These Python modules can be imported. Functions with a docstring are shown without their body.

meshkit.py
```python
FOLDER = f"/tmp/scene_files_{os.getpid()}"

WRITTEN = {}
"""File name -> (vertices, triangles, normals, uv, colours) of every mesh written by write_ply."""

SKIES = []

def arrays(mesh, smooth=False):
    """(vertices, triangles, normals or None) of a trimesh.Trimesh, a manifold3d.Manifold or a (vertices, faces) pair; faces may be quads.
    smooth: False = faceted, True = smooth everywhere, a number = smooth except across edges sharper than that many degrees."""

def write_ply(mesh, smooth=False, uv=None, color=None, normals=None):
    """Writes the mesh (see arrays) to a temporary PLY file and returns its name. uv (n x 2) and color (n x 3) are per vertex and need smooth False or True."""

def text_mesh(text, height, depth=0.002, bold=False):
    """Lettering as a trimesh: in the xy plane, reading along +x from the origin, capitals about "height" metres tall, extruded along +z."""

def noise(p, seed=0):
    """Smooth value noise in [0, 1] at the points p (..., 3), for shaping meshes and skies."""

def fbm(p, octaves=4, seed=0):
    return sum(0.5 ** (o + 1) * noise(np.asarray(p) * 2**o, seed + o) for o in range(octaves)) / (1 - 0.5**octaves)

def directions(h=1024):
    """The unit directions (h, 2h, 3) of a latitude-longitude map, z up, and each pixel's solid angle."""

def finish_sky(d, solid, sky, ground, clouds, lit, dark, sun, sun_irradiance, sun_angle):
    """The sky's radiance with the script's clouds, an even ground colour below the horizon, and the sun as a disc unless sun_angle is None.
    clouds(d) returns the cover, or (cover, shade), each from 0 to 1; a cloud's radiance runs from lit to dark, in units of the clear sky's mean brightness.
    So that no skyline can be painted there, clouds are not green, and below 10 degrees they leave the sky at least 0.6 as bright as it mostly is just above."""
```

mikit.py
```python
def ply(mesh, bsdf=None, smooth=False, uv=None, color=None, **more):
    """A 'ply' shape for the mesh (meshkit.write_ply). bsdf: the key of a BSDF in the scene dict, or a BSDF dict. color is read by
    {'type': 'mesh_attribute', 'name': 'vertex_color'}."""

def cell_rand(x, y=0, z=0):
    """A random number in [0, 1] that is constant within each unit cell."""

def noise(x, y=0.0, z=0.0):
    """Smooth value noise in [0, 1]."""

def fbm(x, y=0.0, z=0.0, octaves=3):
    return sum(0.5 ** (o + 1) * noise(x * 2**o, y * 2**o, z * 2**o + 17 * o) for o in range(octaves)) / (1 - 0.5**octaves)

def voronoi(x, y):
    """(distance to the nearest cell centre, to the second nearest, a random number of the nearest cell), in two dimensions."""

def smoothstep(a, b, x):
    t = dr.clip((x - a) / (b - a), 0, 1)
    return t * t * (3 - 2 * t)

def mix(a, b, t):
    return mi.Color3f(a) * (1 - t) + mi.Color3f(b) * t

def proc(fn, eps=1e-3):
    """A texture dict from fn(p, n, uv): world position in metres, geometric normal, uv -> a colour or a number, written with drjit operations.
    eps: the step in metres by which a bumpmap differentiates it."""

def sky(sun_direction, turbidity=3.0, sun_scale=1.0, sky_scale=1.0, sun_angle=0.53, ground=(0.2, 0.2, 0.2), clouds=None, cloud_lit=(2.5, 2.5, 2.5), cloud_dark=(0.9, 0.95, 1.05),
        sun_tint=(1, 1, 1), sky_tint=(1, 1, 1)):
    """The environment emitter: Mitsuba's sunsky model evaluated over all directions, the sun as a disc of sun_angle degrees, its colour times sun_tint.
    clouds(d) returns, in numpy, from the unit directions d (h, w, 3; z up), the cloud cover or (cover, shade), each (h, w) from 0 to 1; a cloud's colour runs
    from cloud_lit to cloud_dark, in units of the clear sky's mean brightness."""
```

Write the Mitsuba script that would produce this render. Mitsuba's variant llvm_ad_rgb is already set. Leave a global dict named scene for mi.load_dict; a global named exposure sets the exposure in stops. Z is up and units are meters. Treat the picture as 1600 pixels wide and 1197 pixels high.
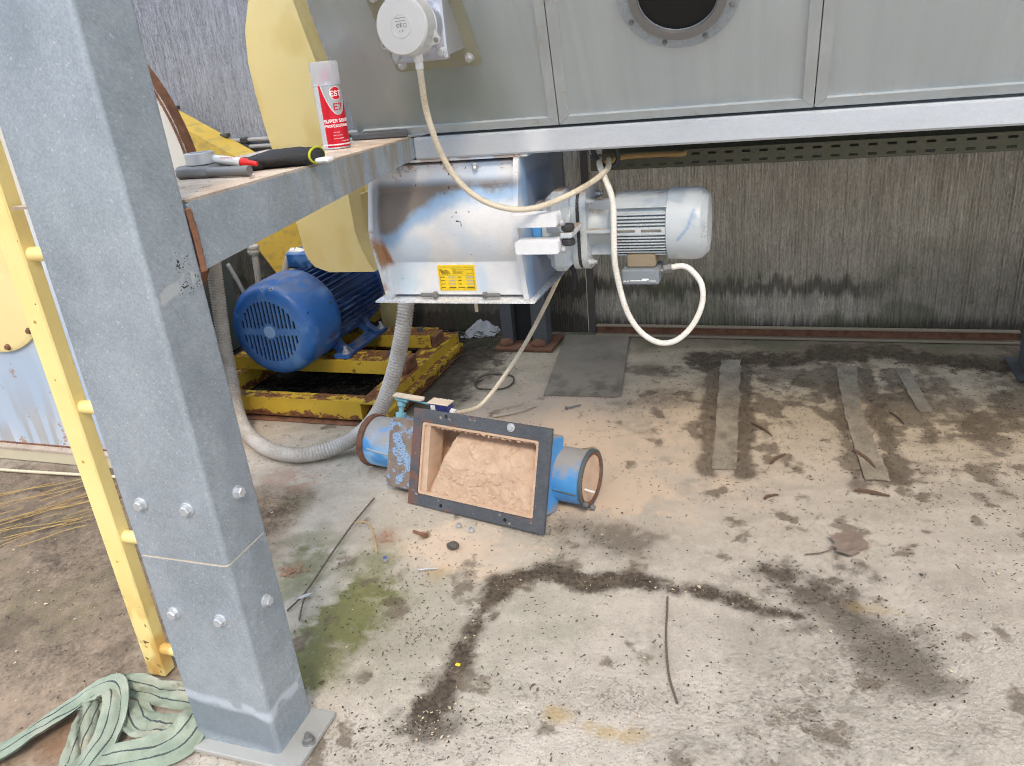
import math, random
import numpy as np, trimesh
import mitsuba as mi, drjit as dr
import mikit, meshkit
from mikit import noise, fbm, voronoi, smoothstep, mix, cell_rand
from manifold3d import Manifold
from shapely.geometry import Polygon, Point, LineString
from shapely import affinity

scene, labels = {}, {}
rng = np.random.default_rng(7)
random.seed(7)

# ------------------------------------------------------------------ camera, sky, exposure
T = mi.ScalarTransform4f
scene['camera'] = {'type': 'perspective', 'fov': 66.84, 'fov_axis': 'x', 'near_clip': 0.05, 'far_clip': 2000.0,
                   'to_world': T().look_at(origin=[0, 0, 1.25], target=[-0.3165, 0.8675, 1.25 - 0.3839], up=[-0.0391, 0.3924, 0.9190])}
scene['sky_light'] = mikit.sky([0.25, -0.62, 0.74], turbidity=4, sun_scale=0.22, sun_angle=14, clouds=lambda d: (np.ones(d.shape[:2]), (2 - 2 * np.clip(d[..., 2], 0, 1)) / 3 * 1.5),
                               cloud_lit=(2.66, 3.08, 3.74), cloud_dark=(0.90, 1.05, 1.30), ground=(0.3, 0.28, 0.25))
exposure = 2.9

# ------------------------------------------------------------------ helpers
def numbered(key):
    if key not in scene and key not in labels and key not in used:
        used.add(key); return key
    k = 1
    while f'{key}_{k:03d}' in used: k += 1
    used.add(f'{key}_{k:03d}'); return f'{key}_{k:03d}'
used = set()

def thing(name, label, cat=None, group=None, kind=None):
    key = numbered(name)
    d = {'label': label}
    if cat and kind != 'structure': d['category'] = cat
    if group: d['group'] = group
    if kind: d['kind'] = kind
    labels[key] = d
    return key

def put(key, mesh, mat, smooth=30, **kw):
    scene[key] = mikit.ply(mesh, mat, smooth=smooth, **kw)
    return key

def part(parent, name, mesh, mat, smooth=30, label=None, kind=None, **kw):
    key = numbered(parent + '__' + name)
    put(key, mesh, mat, smooth, **kw)
    d = {}
    if label: d['label'] = label
    if kind: d['kind'] = kind
    if d: labels[key] = d
    return key

def single(name, mesh, mat, label, cat, group=None, kind=None, smooth=30, **kw):
    key = thing(name, label, cat, group, kind)
    return put(key, mesh, mat, smooth, **kw)

cat = trimesh.util.concatenate
A = np.array

def box(x0, x1, y0, y1, z0, z1, b=0.0):
    if b <= 0:
        m = trimesh.creation.box([x1 - x0, y1 - y0, z1 - z0])
        m.apply_translation([(x0 + x1) / 2, (y0 + y1) / 2, (z0 + z1) / 2]); return m
    pts = []
    for sx in (0, 1):
        for sy in (0, 1):
            for sz in (0, 1):
                p = A([(x0, x1)[sx], (y0, y1)[sy], (z0, z1)[sz]], float)
                s = A([1 - 2 * sx, 1 - 2 * sy, 1 - 2 * sz]) * b
                for k in range(3):
                    q = p + s; q[k] = p[k]; pts.append(q)
    return trimesh.Trimesh(pts).convex_hull

def frame_of(d):
    d = A(d, float); d /= np.linalg.norm(d)
    a = np.cross(d, [0, 0, 1] if abs(d[2]) < 0.9 else [1, 0, 0]); a /= np.linalg.norm(a)
    return d, a, np.cross(d, a)

def lathe(prof, origin, axis, seg=40, ring=False):
    """prof: list of (r, h); revolve about axis through origin."""
    d, a, b = frame_of(axis)
    ang = np.arange(seg) * 2 * np.pi / seg
    V, F = [], []
    if ring: prof = list(prof) + [prof[0]]
    for r, h in prof:
        V.append(A(origin) + d * h + r * (np.cos(ang)[:, None] * a + np.sin(ang)[:, None] * b))
    V = np.vstack(V)
    for i in range(len(prof) - 1):
        for j in range(seg):
            k = (j + 1) % seg
            F += [[i * seg + j, i * seg + k, (i + 1) * seg + k], [i * seg + j, (i + 1) * seg + k, (i + 1) * seg + j]]
    n = len(V); V = np.vstack([V, A(origin) + d * prof[0][1], A(origin) + d * prof[-1][1]])
    L = (len(prof) - 1) * seg
    for j in range(seg if not ring else 0):
        k = (j + 1) % seg
        F += [[n, k, j], [n + 1, L + j, L + k]]
    m = trimesh.Trimesh(V, F, process=False)
    m.merge_vertices(); m.update_faces(m.nondegenerate_faces()); trimesh.repair.fix_normals(m)
    return m

def cyl(p0, p1, r, seg=24, c=0.0, r1=None):
    p0, p1 = A(p0, float), A(p1, float); h = np.linalg.norm(p1 - p0); r1 = r if r1 is None else r1
    prof = [(r - c, 0), (r, c), (r1, h - c), (r1 - c, h)] if c > 0 else [(r, 0), (r1, h)]
    return lathe(prof, p0, p1 - p0, seg)

def catmull(P, n=12):
    P = A(P, float); Q = np.vstack([2 * P[0] - P[1], P, 2 * P[-1] - P[-2]])
    out = []
    for i in range(1, len(Q) - 2):
        p0, p1, p2, p3 = Q[i - 1:i + 3]
        t = np.linspace(0, 1, n, endpoint=False)[:, None]
        out.append(0.5 * (2 * p1 + (p2 - p0) * t + (2 * p0 - 5 * p1 + 4 * p2 - p3) * t**2 + (3 * p1 - p0 - 3 * p2 + p3) * t**3))
    return np.vstack(out + [P[-1:]])

def resample(P, step):
    s = np.r_[0, np.cumsum(np.linalg.norm(np.diff(P, axis=0), axis=1))]
    t = np.linspace(0, s[-1], max(3, int(s[-1] / step)))
    return np.stack([np.interp(t, s, P[:, k]) for k in range(3)], 1), t

def tube(P, r, sides=12, n=12, step=None, rad=None):
    C = catmull(P, n)
    if step: C, t = resample(C, step)
    rr = np.full(len(C), r) if rad is None else rad(t)
    d = np.gradient(C, axis=0); d /= np.linalg.norm(d, axis=1, keepdims=True)
    a = np.cross(d[0], [0.3, 0.2, 0.9]); a /= np.linalg.norm(a)
    V = []; ang = np.arange(sides) * 2 * np.pi / sides
    for i in range(len(C)):
        a = a - d[i] * (a @ d[i]); a /= np.linalg.norm(a); b = np.cross(d[i], a)
        V.append(C[i] + rr[i] * (np.cos(ang)[:, None] * a + np.sin(ang)[:, None] * b))
    V = np.vstack(V); F = []
    i, j = np.meshgrid(np.arange(len(C) - 1), np.arange(sides), indexing='ij'); i, j = i.ravel(), j.ravel(); k = (j + 1) % sides
    F = np.vstack([np.stack([i * sides + j, i * sides + k, (i + 1) * sides + k], 1), np.stack([i * sides + j, (i + 1) * sides + k, (i + 1) * sides + j], 1)])
    m0, m1 = len(V), len(V) + 1
    V = np.vstack([V, C[0], C[-1]]); j = np.arange(sides); k = (j + 1) % sides; L = (len(C) - 1) * sides
    F = np.vstack([F, np.stack([np.full(sides, m0), k, j], 1), np.stack([np.full(sides, m1), L + j, L + k], 1)])
    return trimesh.Trimesh(V, F, process=False)

def extr(poly, h, O=(0, 0, 0), U=(1, 0, 0), V=(0, 1, 0), N=None):
    """extrude a shapely polygon (u, v) by h along N (default U x V) from O."""
    if not isinstance(poly, Polygon): poly = Polygon(poly)
    m = trimesh.creation.extrude_polygon(poly, h, engine='earcut')
    U, V = A(U, float), A(V, float); N = np.cross(U, V) if N is None else A(N, float)
    m.vertices = A(O) + m.vertices[:, :1] * U + m.vertices[:, 1:2] * V + m.vertices[:, 2:] * N
    if np.dot(np.cross(U, V), N) < 0: m.invert()
    return m

def rrect(w, h, r, cx=0, cy=0, seg=5):
    return Point(0, 0).buffer(r, quad_segs=seg).union(Polygon([(-.001, 0), (0, .001), (.001, 0)])).convex_hull if False else \
        affinity.translate(Polygon([(-w / 2 + r, -h / 2 + r), (w / 2 - r, -h / 2 + r), (w / 2 - r, h / 2 - r), (-w / 2 + r, h / 2 - r)]).buffer(r, quad_segs=seg), cx, cy)

def mf(m):
    m = m.copy(); m.merge_vertices()
    from manifold3d import Mesh
    return Manifold(Mesh(np.asarray(m.vertices, np.float32), np.asarray(m.faces, np.uint32)))

def tm(M):
    q = M.to_mesh(); return trimesh.Trimesh(q.vert_properties[:, :3], q.tri_verts, process=False)

def bolt(p, n, r=0.010, h=0.009, washer=True, spin=0.3):
    """hex head with a small dome and a washer, seated at p, axis n."""
    d, a, b = frame_of(n); ang = np.arange(6) * np.pi / 3 + spin
    ms = []
    p = A(p, float)
    if washer: ms.append(cyl(p - d * .002, p + d * 0.003, r * 1.32, 20, 0.0008)); p = p + d * 0.003
    rings = [(r, -.001), (r, h * .8), (r * .86, h)]
    V = np.vstack([p + d * hh + rr * (np.cos(ang)[:, None] * a + np.sin(ang)[:, None] * b) for rr, hh in rings])
    ms.append(trimesh.Trimesh(V).convex_hull)
    return cat(ms)

def rough(m, amp, freq, seed=0):
    n = meshkit.fbm(np.asarray(m.vertices) * freq, 3, seed) - .5
    m.vertices = m.vertices + m.vertex_normals * (n * 2 * amp)[:, None]
    return m

def move(m, R=None, t=(0, 0, 0)):
    m = m.copy()
    if R is not None: m.vertices = m.vertices @ A(R).T
    m.vertices = m.vertices + A(t); return m

def bend_text(txt, h, depth, c, r, th, z, bold=True):
    """lettering wrapped round a vertical cylinder, centred on angle th."""
    m = meshkit.text_mesh(txt, h, depth, bold)
    m = m.subdivide_to_size(h * .5) if hasattr(m, 'subdivide_to_size') else m
    v = m.vertices.copy(); w = v[:, 0].max()
    t = th + (v[:, 0] - w / 2) / r
    rr = r + v[:, 2]
    m.vertices = np.stack([c[0] + rr * np.cos(t), c[1] + rr * np.sin(t), z + v[:, 1]], 1)
    return m

# ------------------------------------------------------------------ materials
def principled(col, rough_=0.5, metal=0.0, spec=0.5, **kw):
    c = col if isinstance(col, dict) else {'type': 'rgb', 'value': list(col)}
    return {'type': 'twosided', 'b': {'type': 'principled', 'base_color': c, 'roughness': rough_, 'metallic': metal, 'specular': spec, **kw}}

def mat(name, col, rough_=0.5, metal=0.0, spec=0.5, bump=None, scale=1.0, **kw):
    m = principled(col, rough_, metal, spec, **kw)
    if bump is not None:
        m = {'type': 'twosided', 'b': {'type': 'bumpmap', 'arbitrary': bump, 'scale': scale, 'nested': m['b']}}
    scene[name] = m
    return name

C3 = mi.Color3f
def blob(x, y, cx, cy, rx, ry, w=0.0):
    """1 at the centre, 0 past the edge; w wobbles the edge."""
    d = dr.sqrt(dr.square((x - cx) / rx) + dr.square((y - cy) / ry))
    return smoothstep(1.25, 0.25, d + w)
def segd(x, y, a, b):
    bx, by = b[0] - a[0], b[1] - a[1]; L = bx * bx + by * by
    t = dr.clip(((x - a[0]) * bx + (y - a[1]) * by) / L, 0, 1)
    return dr.sqrt(dr.square(x - a[0] - t * bx) + dr.square(y - a[1] - t * by))
def pathd(x, y, pts):
    d = mi.Float(9.0)
    for a, b in zip(pts[:-1], pts[1:]): d = dr.minimum(d, segd(x, y, a, b))
    return d

# galvanised steel
def galv_fn(p, n, uv):
    u = p.x + 0.7 * p.y; v = p.z + 0.35 * p.y
    f1, f2, k = voronoi(u * 330, v * 330)
    g = fbm(p.x * 9, p.y * 9, p.z * 5)
    g2 = noise(p.x * 700, p.y * 700, p.z * 250)
    t = 0.50 + 0.26 * (k - 0.5) + 0.70 * (g - 0.5) + 0.20 * (g2 - 0.5) + .22 * (noise(p.x * 30, p.y * 30, p.z * 22) - .5) + .16 * (noise(p.x * 110, p.y * 110, p.z * 80) - .5)
    c = mix((0.20, 0.235, 0.26), (0.43, 0.475, 0.51), dr.clip(t, 0, 1))
    c = mix(c, C3(0.60, 0.64, 0.68), .45 * smoothstep(.975, .99, k) * smoothstep(.45, .7, g2))
    right = smoothstep(-.9045, -.9025, p.x) * smoothstep(1.06, 1.035, p.y)
    sc1 = smoothstep(.013, .007, segd(p.y, p.z, (.93, .956), (1.005, .970)) + .006 * (noise(p.y * 90, p.z * 90) - .5))
    c = mix(c, C3(0.50, 0.51, 0.51), .75 * right * sc1 * smoothstep(.2, .5, noise(p.y * 120, p.z * 30)))
    c = mix(c, C3(0.05, 0.045, 0.04), right * smoothstep(.62, .70, noise(p.y * 420, p.z * 420)) * smoothstep(.4, .6, noise(p.y * 130, p.z * 130)) * dr.maximum(smoothstep(.03, .01, dr.sqrt(dr.square(p.y - .99) + dr.square(p.z - 1.004))), smoothstep(.022, .006, segd(p.y, p.z, (.985, .958), (1.01, .962)))))
    c = mix(c, C3(0.16, 0.19, 0.22), .35 * smoothstep(.56, .72, fbm(p.x * 7 + 2, p.y * 7, p.z * 2.2)))
    # splash line and damp-dark foot of the post
    z = p.z + 0.02 * noise(p.x * 20, p.y * 20) + 0.12 * (p.x + 1.0)
    foot = smoothstep(0.125, 0.115, z) * smoothstep(0.028, 0.05, z) * smoothstep(1.10, 1.0, p.y)
    c = mix(c, C3(0.15, 0.18, 0.215), 0.62 * foot * smoothstep(-0.895, -0.915, p.x))
    line = smoothstep(0.018, 0.004, dr.abs(z - 0.135)) * smoothstep(0.35, 0.6, noise(p.x * 40, p.y * 40, p.z * 30)) * smoothstep(1.1, 1.0, p.y)
    c = mix(c, C3(0.62, 0.66, 0.74), 0.5 * line)
    # brown dust washed over the bracket and the low end of the beam
    run = smoothstep(0.36, 0.66, fbm(p.y * 60, p.x * 12, p.z * 5) - .1 * smoothstep(1.07, 1.0, p.z)) * smoothstep(1.2, 1.65, p.y) * smoothstep(-0.900, -0.9035, p.x) * smoothstep(.9, 1.0, p.z)
    c = mix(c, C3(0.26, 0.205, 0.125), 0.75 * run)
    return c
mat('mat_galvanised', mikit.proc(galv_fn), 0.46, 0.35, 0.5)

def shelf_fn(p, n, uv):
    g = fbm(p.x * 22, p.y * 22); g2 = noise(p.x * 300, p.y * 300)
    c = mix((0.26, 0.19, 0.135), (0.50, 0.42, 0.34), dr.clip(g * 0.9 + 0.25 * g2 - .02, 0, 1))
    return mix(c, C3(0.12, 0.07, 0.045), smoothstep(0.78, 0.86, fbm(p.x * 40 + 5, p.y * 40) + .25 * (g2 - .5)))
mat('mat_dusty_top', mikit.proc(shelf_fn), 0.85)

def beam_fn(p, n, uv):
    g = fbm(p.x * 5, p.z * 20, p.y * 3); k = noise(p.x * 220, p.z * 420, p.y * 200)
    c = mix((0.42, 0.45, 0.475), (0.62, 0.64, 0.665), dr.clip(0.5 + 0.7 * (g - .5) + 0.35 * (k - .5), 0, 1))
    return mix(c, C3(0.86, 0.87, 0.88), 0.5 * smoothstep(0.06, 0.0, dr.abs(p.x + 0.56 + .02 * g)))
mat('mat_beam', mikit.proc(beam_fn), 0.42, 0.35)

def panel_fn(p, n, uv):
    g = fbm(p.x * 2.2, p.z * 2.2, p.y * 2); s = noise(p.x * 70, p.z * 1.2); k = noise(p.x * 500, p.z * 40)
    t = 0.5 + 0.55 * (g - .5) + 0.22 * (s - .5) + 0.1 * (k - .5)
    c = mix((0.38, 0.42, 0.43), (0.57, 0.615, 0.63), dr.clip(t, 0, 1))
    green = smoothstep(-0.50, -0.75, p.x) * (.55 + .45 * smoothstep(.3, .6, fbm(p.x * 4 + 3, p.z * 4)))  # left panel darker: olive dirt plus its shading, both put into the colour
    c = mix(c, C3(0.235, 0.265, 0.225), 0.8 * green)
    blue = smoothstep(1.15, 1.105, p.z + 0.02 * g) * smoothstep(0.3, 0.6, noise(p.x * 9 + 2, p.z * 6))
    return mix(c, C3(0.30, 0.36, 0.42), 0.55 * blue)
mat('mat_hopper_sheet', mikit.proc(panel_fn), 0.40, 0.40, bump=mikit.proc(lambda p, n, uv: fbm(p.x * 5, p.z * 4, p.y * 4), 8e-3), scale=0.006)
def rim_fn(p, n, uv):
    g = fbm(p.x * 14, p.z * 14, p.y * 14)
    c = mix((0.37, 0.395, 0.39), (0.49, 0.515, 0.51), g)
    return mix(c, C3(0.36, 0.28, 0.18), 0.45 * smoothstep(.70, .85, fbm(p.x * 30, p.z * 60, p.y * 60) + .3 * (noise(p.x * 300, p.z * 300) - .5)))
mat('mat_hopper_rim', mikit.proc(rim_fn), 0.5, 0.2)

# rotary valve: white enamel worn to blue, brown dust, rust
def valve_fn(p, n, uv):
    w = 0.05 * (fbm(p.x * 16, p.z * 16, p.y * 10) - .5)
    sp = noise(p.x * 230, p.y * 230, p.z * 230)
    white = mix((0.60, 0.61, 0.62), (0.76, 0.77, 0.78), dr.clip(.35 * noise(p.x * 12, p.z * 12) + .5 * fbm(p.x * 40, p.z * 26, p.y * 40) + .35 * sp, 0, 1))
    blue = C3(0.23, 0.40, 0.62); paleb = C3(0.52, 0.62, 0.74)
    c = mix(white, paleb, 0.75 * smoothstep(0.50, 0.72, fbm(p.x * 7 + 1, p.z * 5 + 4)))
    c = mix(c, C3(0.45, 0.60, 0.72), 0.7 * blob(p.x, p.z, -0.99, 0.70, 0.05, 0.05, w * 6))
    c = mix(c, paleb, 0.8 * blob(p.x, p.z, -0.762, 0.70, 0.022, 0.06, w * 5))
    face = smoothstep(-1.045, -1.02, p.x) * smoothstep(-0.61, -0.63, p.x)
    # brown dust below the neck, with a blue rim where it was rubbed off
    edge = 0.955 - 0.10 * smoothstep(-0.80, -1.03, p.x) - 0.012 * smoothstep(-.6, -.9, p.x)
    d = p.z - edge + w * .8 + .006 * (sp - .5) + .006 * (noise(p.x * 90, p.z * 90) - .5)
    inz = smoothstep(0.985, 0.955, p.z)
    c = mix(c, blue, 0.85 * face * inz * smoothstep(-0.055, -0.010, d))
    c = mix(c, C3(0.20, 0.155, 0.115), 0.92 * face * inz * smoothstep(-0.014, 0.014, d))
    side = smoothstep(0.5, 0.9, n.x) * smoothstep(-0.66, -0.64, p.x)
    c = mix(c, C3(0.10, 0.16, 0.27), side * smoothstep(1.9, 1.96, p.y + w) * 0.8)  # right flange face darkened blue, its shadow put into the paint colour
    c = mix(c, blue, side * smoothstep(1.885, 1.93, p.y + w * 2) * smoothstep(1.98, 1.94, p.y) * 0.7)
    rust = C3(0.36, 0.15, 0.03)
    r1 = .8 * smoothstep(0.62, 0.78, fbm(p.x * 34, p.y * 30, p.z * 34) + .25 * (sp - .5)) * smoothstep(0.965, 1.0, p.z)
    r2 = .9 * smoothstep(0.016, 0.003, dr.abs(p.x + 1.030) + w * .25 + .006 * (sp - .5)) * smoothstep(0.86, 0.80, p.z + w) * smoothstep(0.735, 0.76, p.z + w * .5)
    r3 = smoothstep(1.012, 1.03, p.z) * smoothstep(.4, .6, noise(p.x * 50, p.z * 50))
    r4 = smoothstep(-1.03, -1.04, p.x) * smoothstep(.50, .66, fbm(p.z * 24, p.y * 60) + .25 * (sp - .5))
    c = mix(c, rust, dr.clip(r1 + r2 + .6 * r3 + .5 * r4, 0, 0.9))
    c = mix(c, C3(0.04, 0.035, 0.03), smoothstep(.93, .97, noise(p.x * 85 + 3, p.z * 85)) * smoothstep(.55, .7, noise(p.x * 9 + 7, p.z * 9)))
    return mix(c, C3(0.36, 0.32, 0.27), 0.5 * smoothstep(0.664, 0.653, p.z + w * .6) * smoothstep(.3, .7, sp))
mat('mat_valve_paint', mikit.proc(valve_fn), 0.55, 0, 0.35)

def yellow_fn(p, n, uv):
    g = fbm(p.x * 4, p.y * 4, p.z * 4); k = fbm(p.x * 25, p.y * 25, p.z * 25)
    c = mix((0.71, 0.56, 0.23), (0.80, 0.67, 0.34), g)
    c = mix(c, C3(0.64, 0.48, 0.16), 0.5 * smoothstep(.55, .75, fbm(p.x * 9, p.y * 9, p.z * 5)))
    return mix(c, C3(0.22, 0.09, 0.03), 0.85 * smoothstep(.86, .90, k + .2 * (noise(p.x * 200, p.y * 200, p.z * 200) - .5)))
mat('mat_yellow', mikit.proc(yellow_fn), 0.4)
def belt_fn(p, n, uv):
    g = fbm(p.x * 5, p.y * 5, p.z * 5)
    c = mix((0.50, 0.33, 0.045), (0.64, 0.47, 0.11), g)  # deeper yellow than the tall guard: its shade is mixed into the colour
    return mix(c, C3(0.34, 0.27, 0.10), .5 * smoothstep(.5, .7, fbm(p.x * 40, p.y * 14, p.z * 40)))
mat('mat_belt_guard_shaded', mikit.proc(belt_fn), 0.45)
def ladder_fn(p, n, uv):
    g = fbm(p.x * 9, p.y * 9, p.z * 7); k = fbm(p.x * 60, p.y * 60, p.z * 40)
    c = mix((0.73, 0.56, 0.19), (0.84, 0.70, 0.32), g)
    low = smoothstep(0.32, 0.06, p.z)
    c = mix(c, C3(0.55, 0.30, 0.06), 0.75 * low * smoothstep(.35, .6, fbm(p.x * 30, p.y * 30, p.z * 14)))
    return mix(c, C3(0.13, 0.055, 0.02), 0.9 * smoothstep(0.86 - .10 * low, 0.89 - .1 * low, k + .2 * (noise(p.x * 300, p.y * 300, p.z * 300) - .5)))
mat('mat_ladder', mikit.proc(ladder_fn), 0.38)
def skid_fn(p, n, uv):
    k = fbm(p.x * 30, p.y * 30, p.z * 30); g = fbm(p.x * 8, p.y * 8, p.z * 8)
    up = smoothstep(0.6, 0.9, n.z)
    c = mix((0.46, 0.28, 0.02), (0.64, 0.43, 0.045), g)
    rust = mix((0.085, 0.032, 0.015), (0.26, 0.105, 0.035), noise(p.x * 90, p.y * 90, p.z * 90))
    lim = 0.67 - 0.17 * up - 0.24 * smoothstep(0.05, 0.015, p.z)
    return mix(c, rust, smoothstep(lim, lim + 0.08, 0.5 * k + 0.3 * g + .2 * noise(p.x * 170, p.y * 170, p.z * 170) + .06))
mat('mat_skid', mikit.proc(skid_fn), 0.55)

def bluemotor_fn(p, n, uv):
    g = fbm(p.x * 7, p.y * 7, p.z * 7); k = fbm(p.x * 22 + 5, p.y * 22, p.z * 22)
    c = mix((0.016, 0.082, 0.30), (0.036, 0.16, 0.46), g)
    r = dr.sqrt(dr.square(p.x + 1.9) + dr.square(p.z - 0.33))
    front = smoothstep(2.50, 2.475, p.y)
    c = mix(c, C3(0.16, 0.30, 0.55), 0.5 * front * smoothstep(.17, .11, r))
    c = mix(c, C3(0.075, 0.022, 0.014), smoothstep(.80, .82, k + .1 * (noise(p.x * 150, p.y * 150, p.z * 150) - .5)) * .95)
    c = mix(c, C3(0.012, 0.035, 0.12), .75 * smoothstep(2.66, 2.70, p.y) * smoothstep(.2, .5, fbm(p.x * 5, p.y * 5, p.z * 5)))  # finned body turned navy: dirt and the shadow on it, in the colour
    ns = .5 * (noise(p.x * 90, p.z * 90, p.y * 90) - .5)
    rp = dr.maximum(blob(p.x, p.z, -1.700, .322, .016, .036, ns), dr.maximum(blob(p.x, p.z, -1.722, .425, .012, .014, ns * 1.6), dr.maximum(blob(p.x, p.z, -1.865, .508, .010, .006, ns * 1.5), blob(p.x, p.z, -1.906, .509, .006, .008, ns * 1.5)))) * smoothstep(2.53, 2.50, p.y)
    c = mix(c, C3(0.40, 0.46, 0.52), .8 * smoothstep(.0, .35, rp)); c = mix(c, C3(0.10, 0.035, 0.02), smoothstep(.45, .8, rp))
    c = mix(c, C3(0.10, 0.042, 0.022), .8 * blob(p.x, p.z, -1.725, .235, .04, .05, ns * 3) * smoothstep(2.56, 2.62, p.y) * smoothstep(.5, .7, fbm(p.x * 60, p.y * 30, p.z * 60)))
    sc_ = fbm(p.x * 20, p.z * 20, p.y * 6)
    c = mix(c, C3(0.13, 0.27, 0.52), .55 * smoothstep(.55, .75, sc_))
    c = mix(c, C3(0.20, 0.185, 0.16), .45 * smoothstep(.35, .95, n.z) * smoothstep(.25, .7, fbm(p.x * 30, p.y * 30, p.z * 30)))
    dust = smoothstep(0.2, 0.12, p.z) * front
    return mix(c, C3(0.28, 0.32, 0.40), 0.5 * dust * smoothstep(.4, .7, fbm(p.x * 40, p.z * 40)))
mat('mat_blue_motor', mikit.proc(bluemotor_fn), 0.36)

def gear_fn(p, n, uv):
    g = fbm(p.x * 12, p.y * 12, p.z * 12)
    c = mix((0.36, 0.40, 0.42), (0.52, 0.55, 0.56), g)
    s = pathd(p.x, p.z, [(-0.237, 0.795), (-0.212, 0.825), (-0.199, 0.865)])
    c = mix(c, C3(0.20, 0.30, 0.45), 0.75 * smoothstep(0.008, 0.002, s + .003 * noise(p.x * 200, p.z * 200)) * smoothstep(2.05, 2.0, p.y))
    c = mix(c, C3(0.22, 0.28, 0.36), 0.45 * smoothstep(.58, .7, fbm(p.x * 20 + 9, p.y * 20, p.z * 20)))
    dust = smoothstep(0.6, 0.95, n.z) * smoothstep(-0.40, -0.46, p.x)
    return mix(c, C3(0.26, 0.16, 0.085), dr.clip(dust + .8 * smoothstep(.74, .86, fbm(p.x * 30, p.y * 30, p.z * 30) + .2 * (noise(p.x * 300, p.y * 300, p.z * 300) - .5)), 0, 1) * .7)
mat('mat_gear_grey', mikit.proc(gear_fn), 0.42)

def fan_fn(p, n, uv):
    g = fbm(p.x * 3, p.y * 3, p.z * 3)
    c = mix((0.36, 0.44, 0.54), (0.56, 0.585, 0.60), smoothstep(.25, .8, .55 * g + .3 * noise(p.x * 26, p.z * 2.5) + 0.4 * smoothstep(.45, 1.0, p.z)))
    c = mix(c, C3(0.30, 0.25, 0.18), .5 * smoothstep(.5, .75, noise(p.x * 40, p.z * 3.5) + .3 * (g - .5)) * smoothstep(.40, .06, p.z))
    c = mix(c, C3(0.60, 0.55, 0.45), smoothstep(.8, 1.0, p.z) * .75)
    return mix(c, C3(0.34, 0.17, 0.06), 0.8 * smoothstep(.80, .92, fbm(p.x * 14, p.z * 14, p.y * 14) + .3 * (noise(p.x * 160, p.z * 160) - .5)))
mat('mat_fan_paint', mikit.proc(fan_fn), 0.45)

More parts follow.
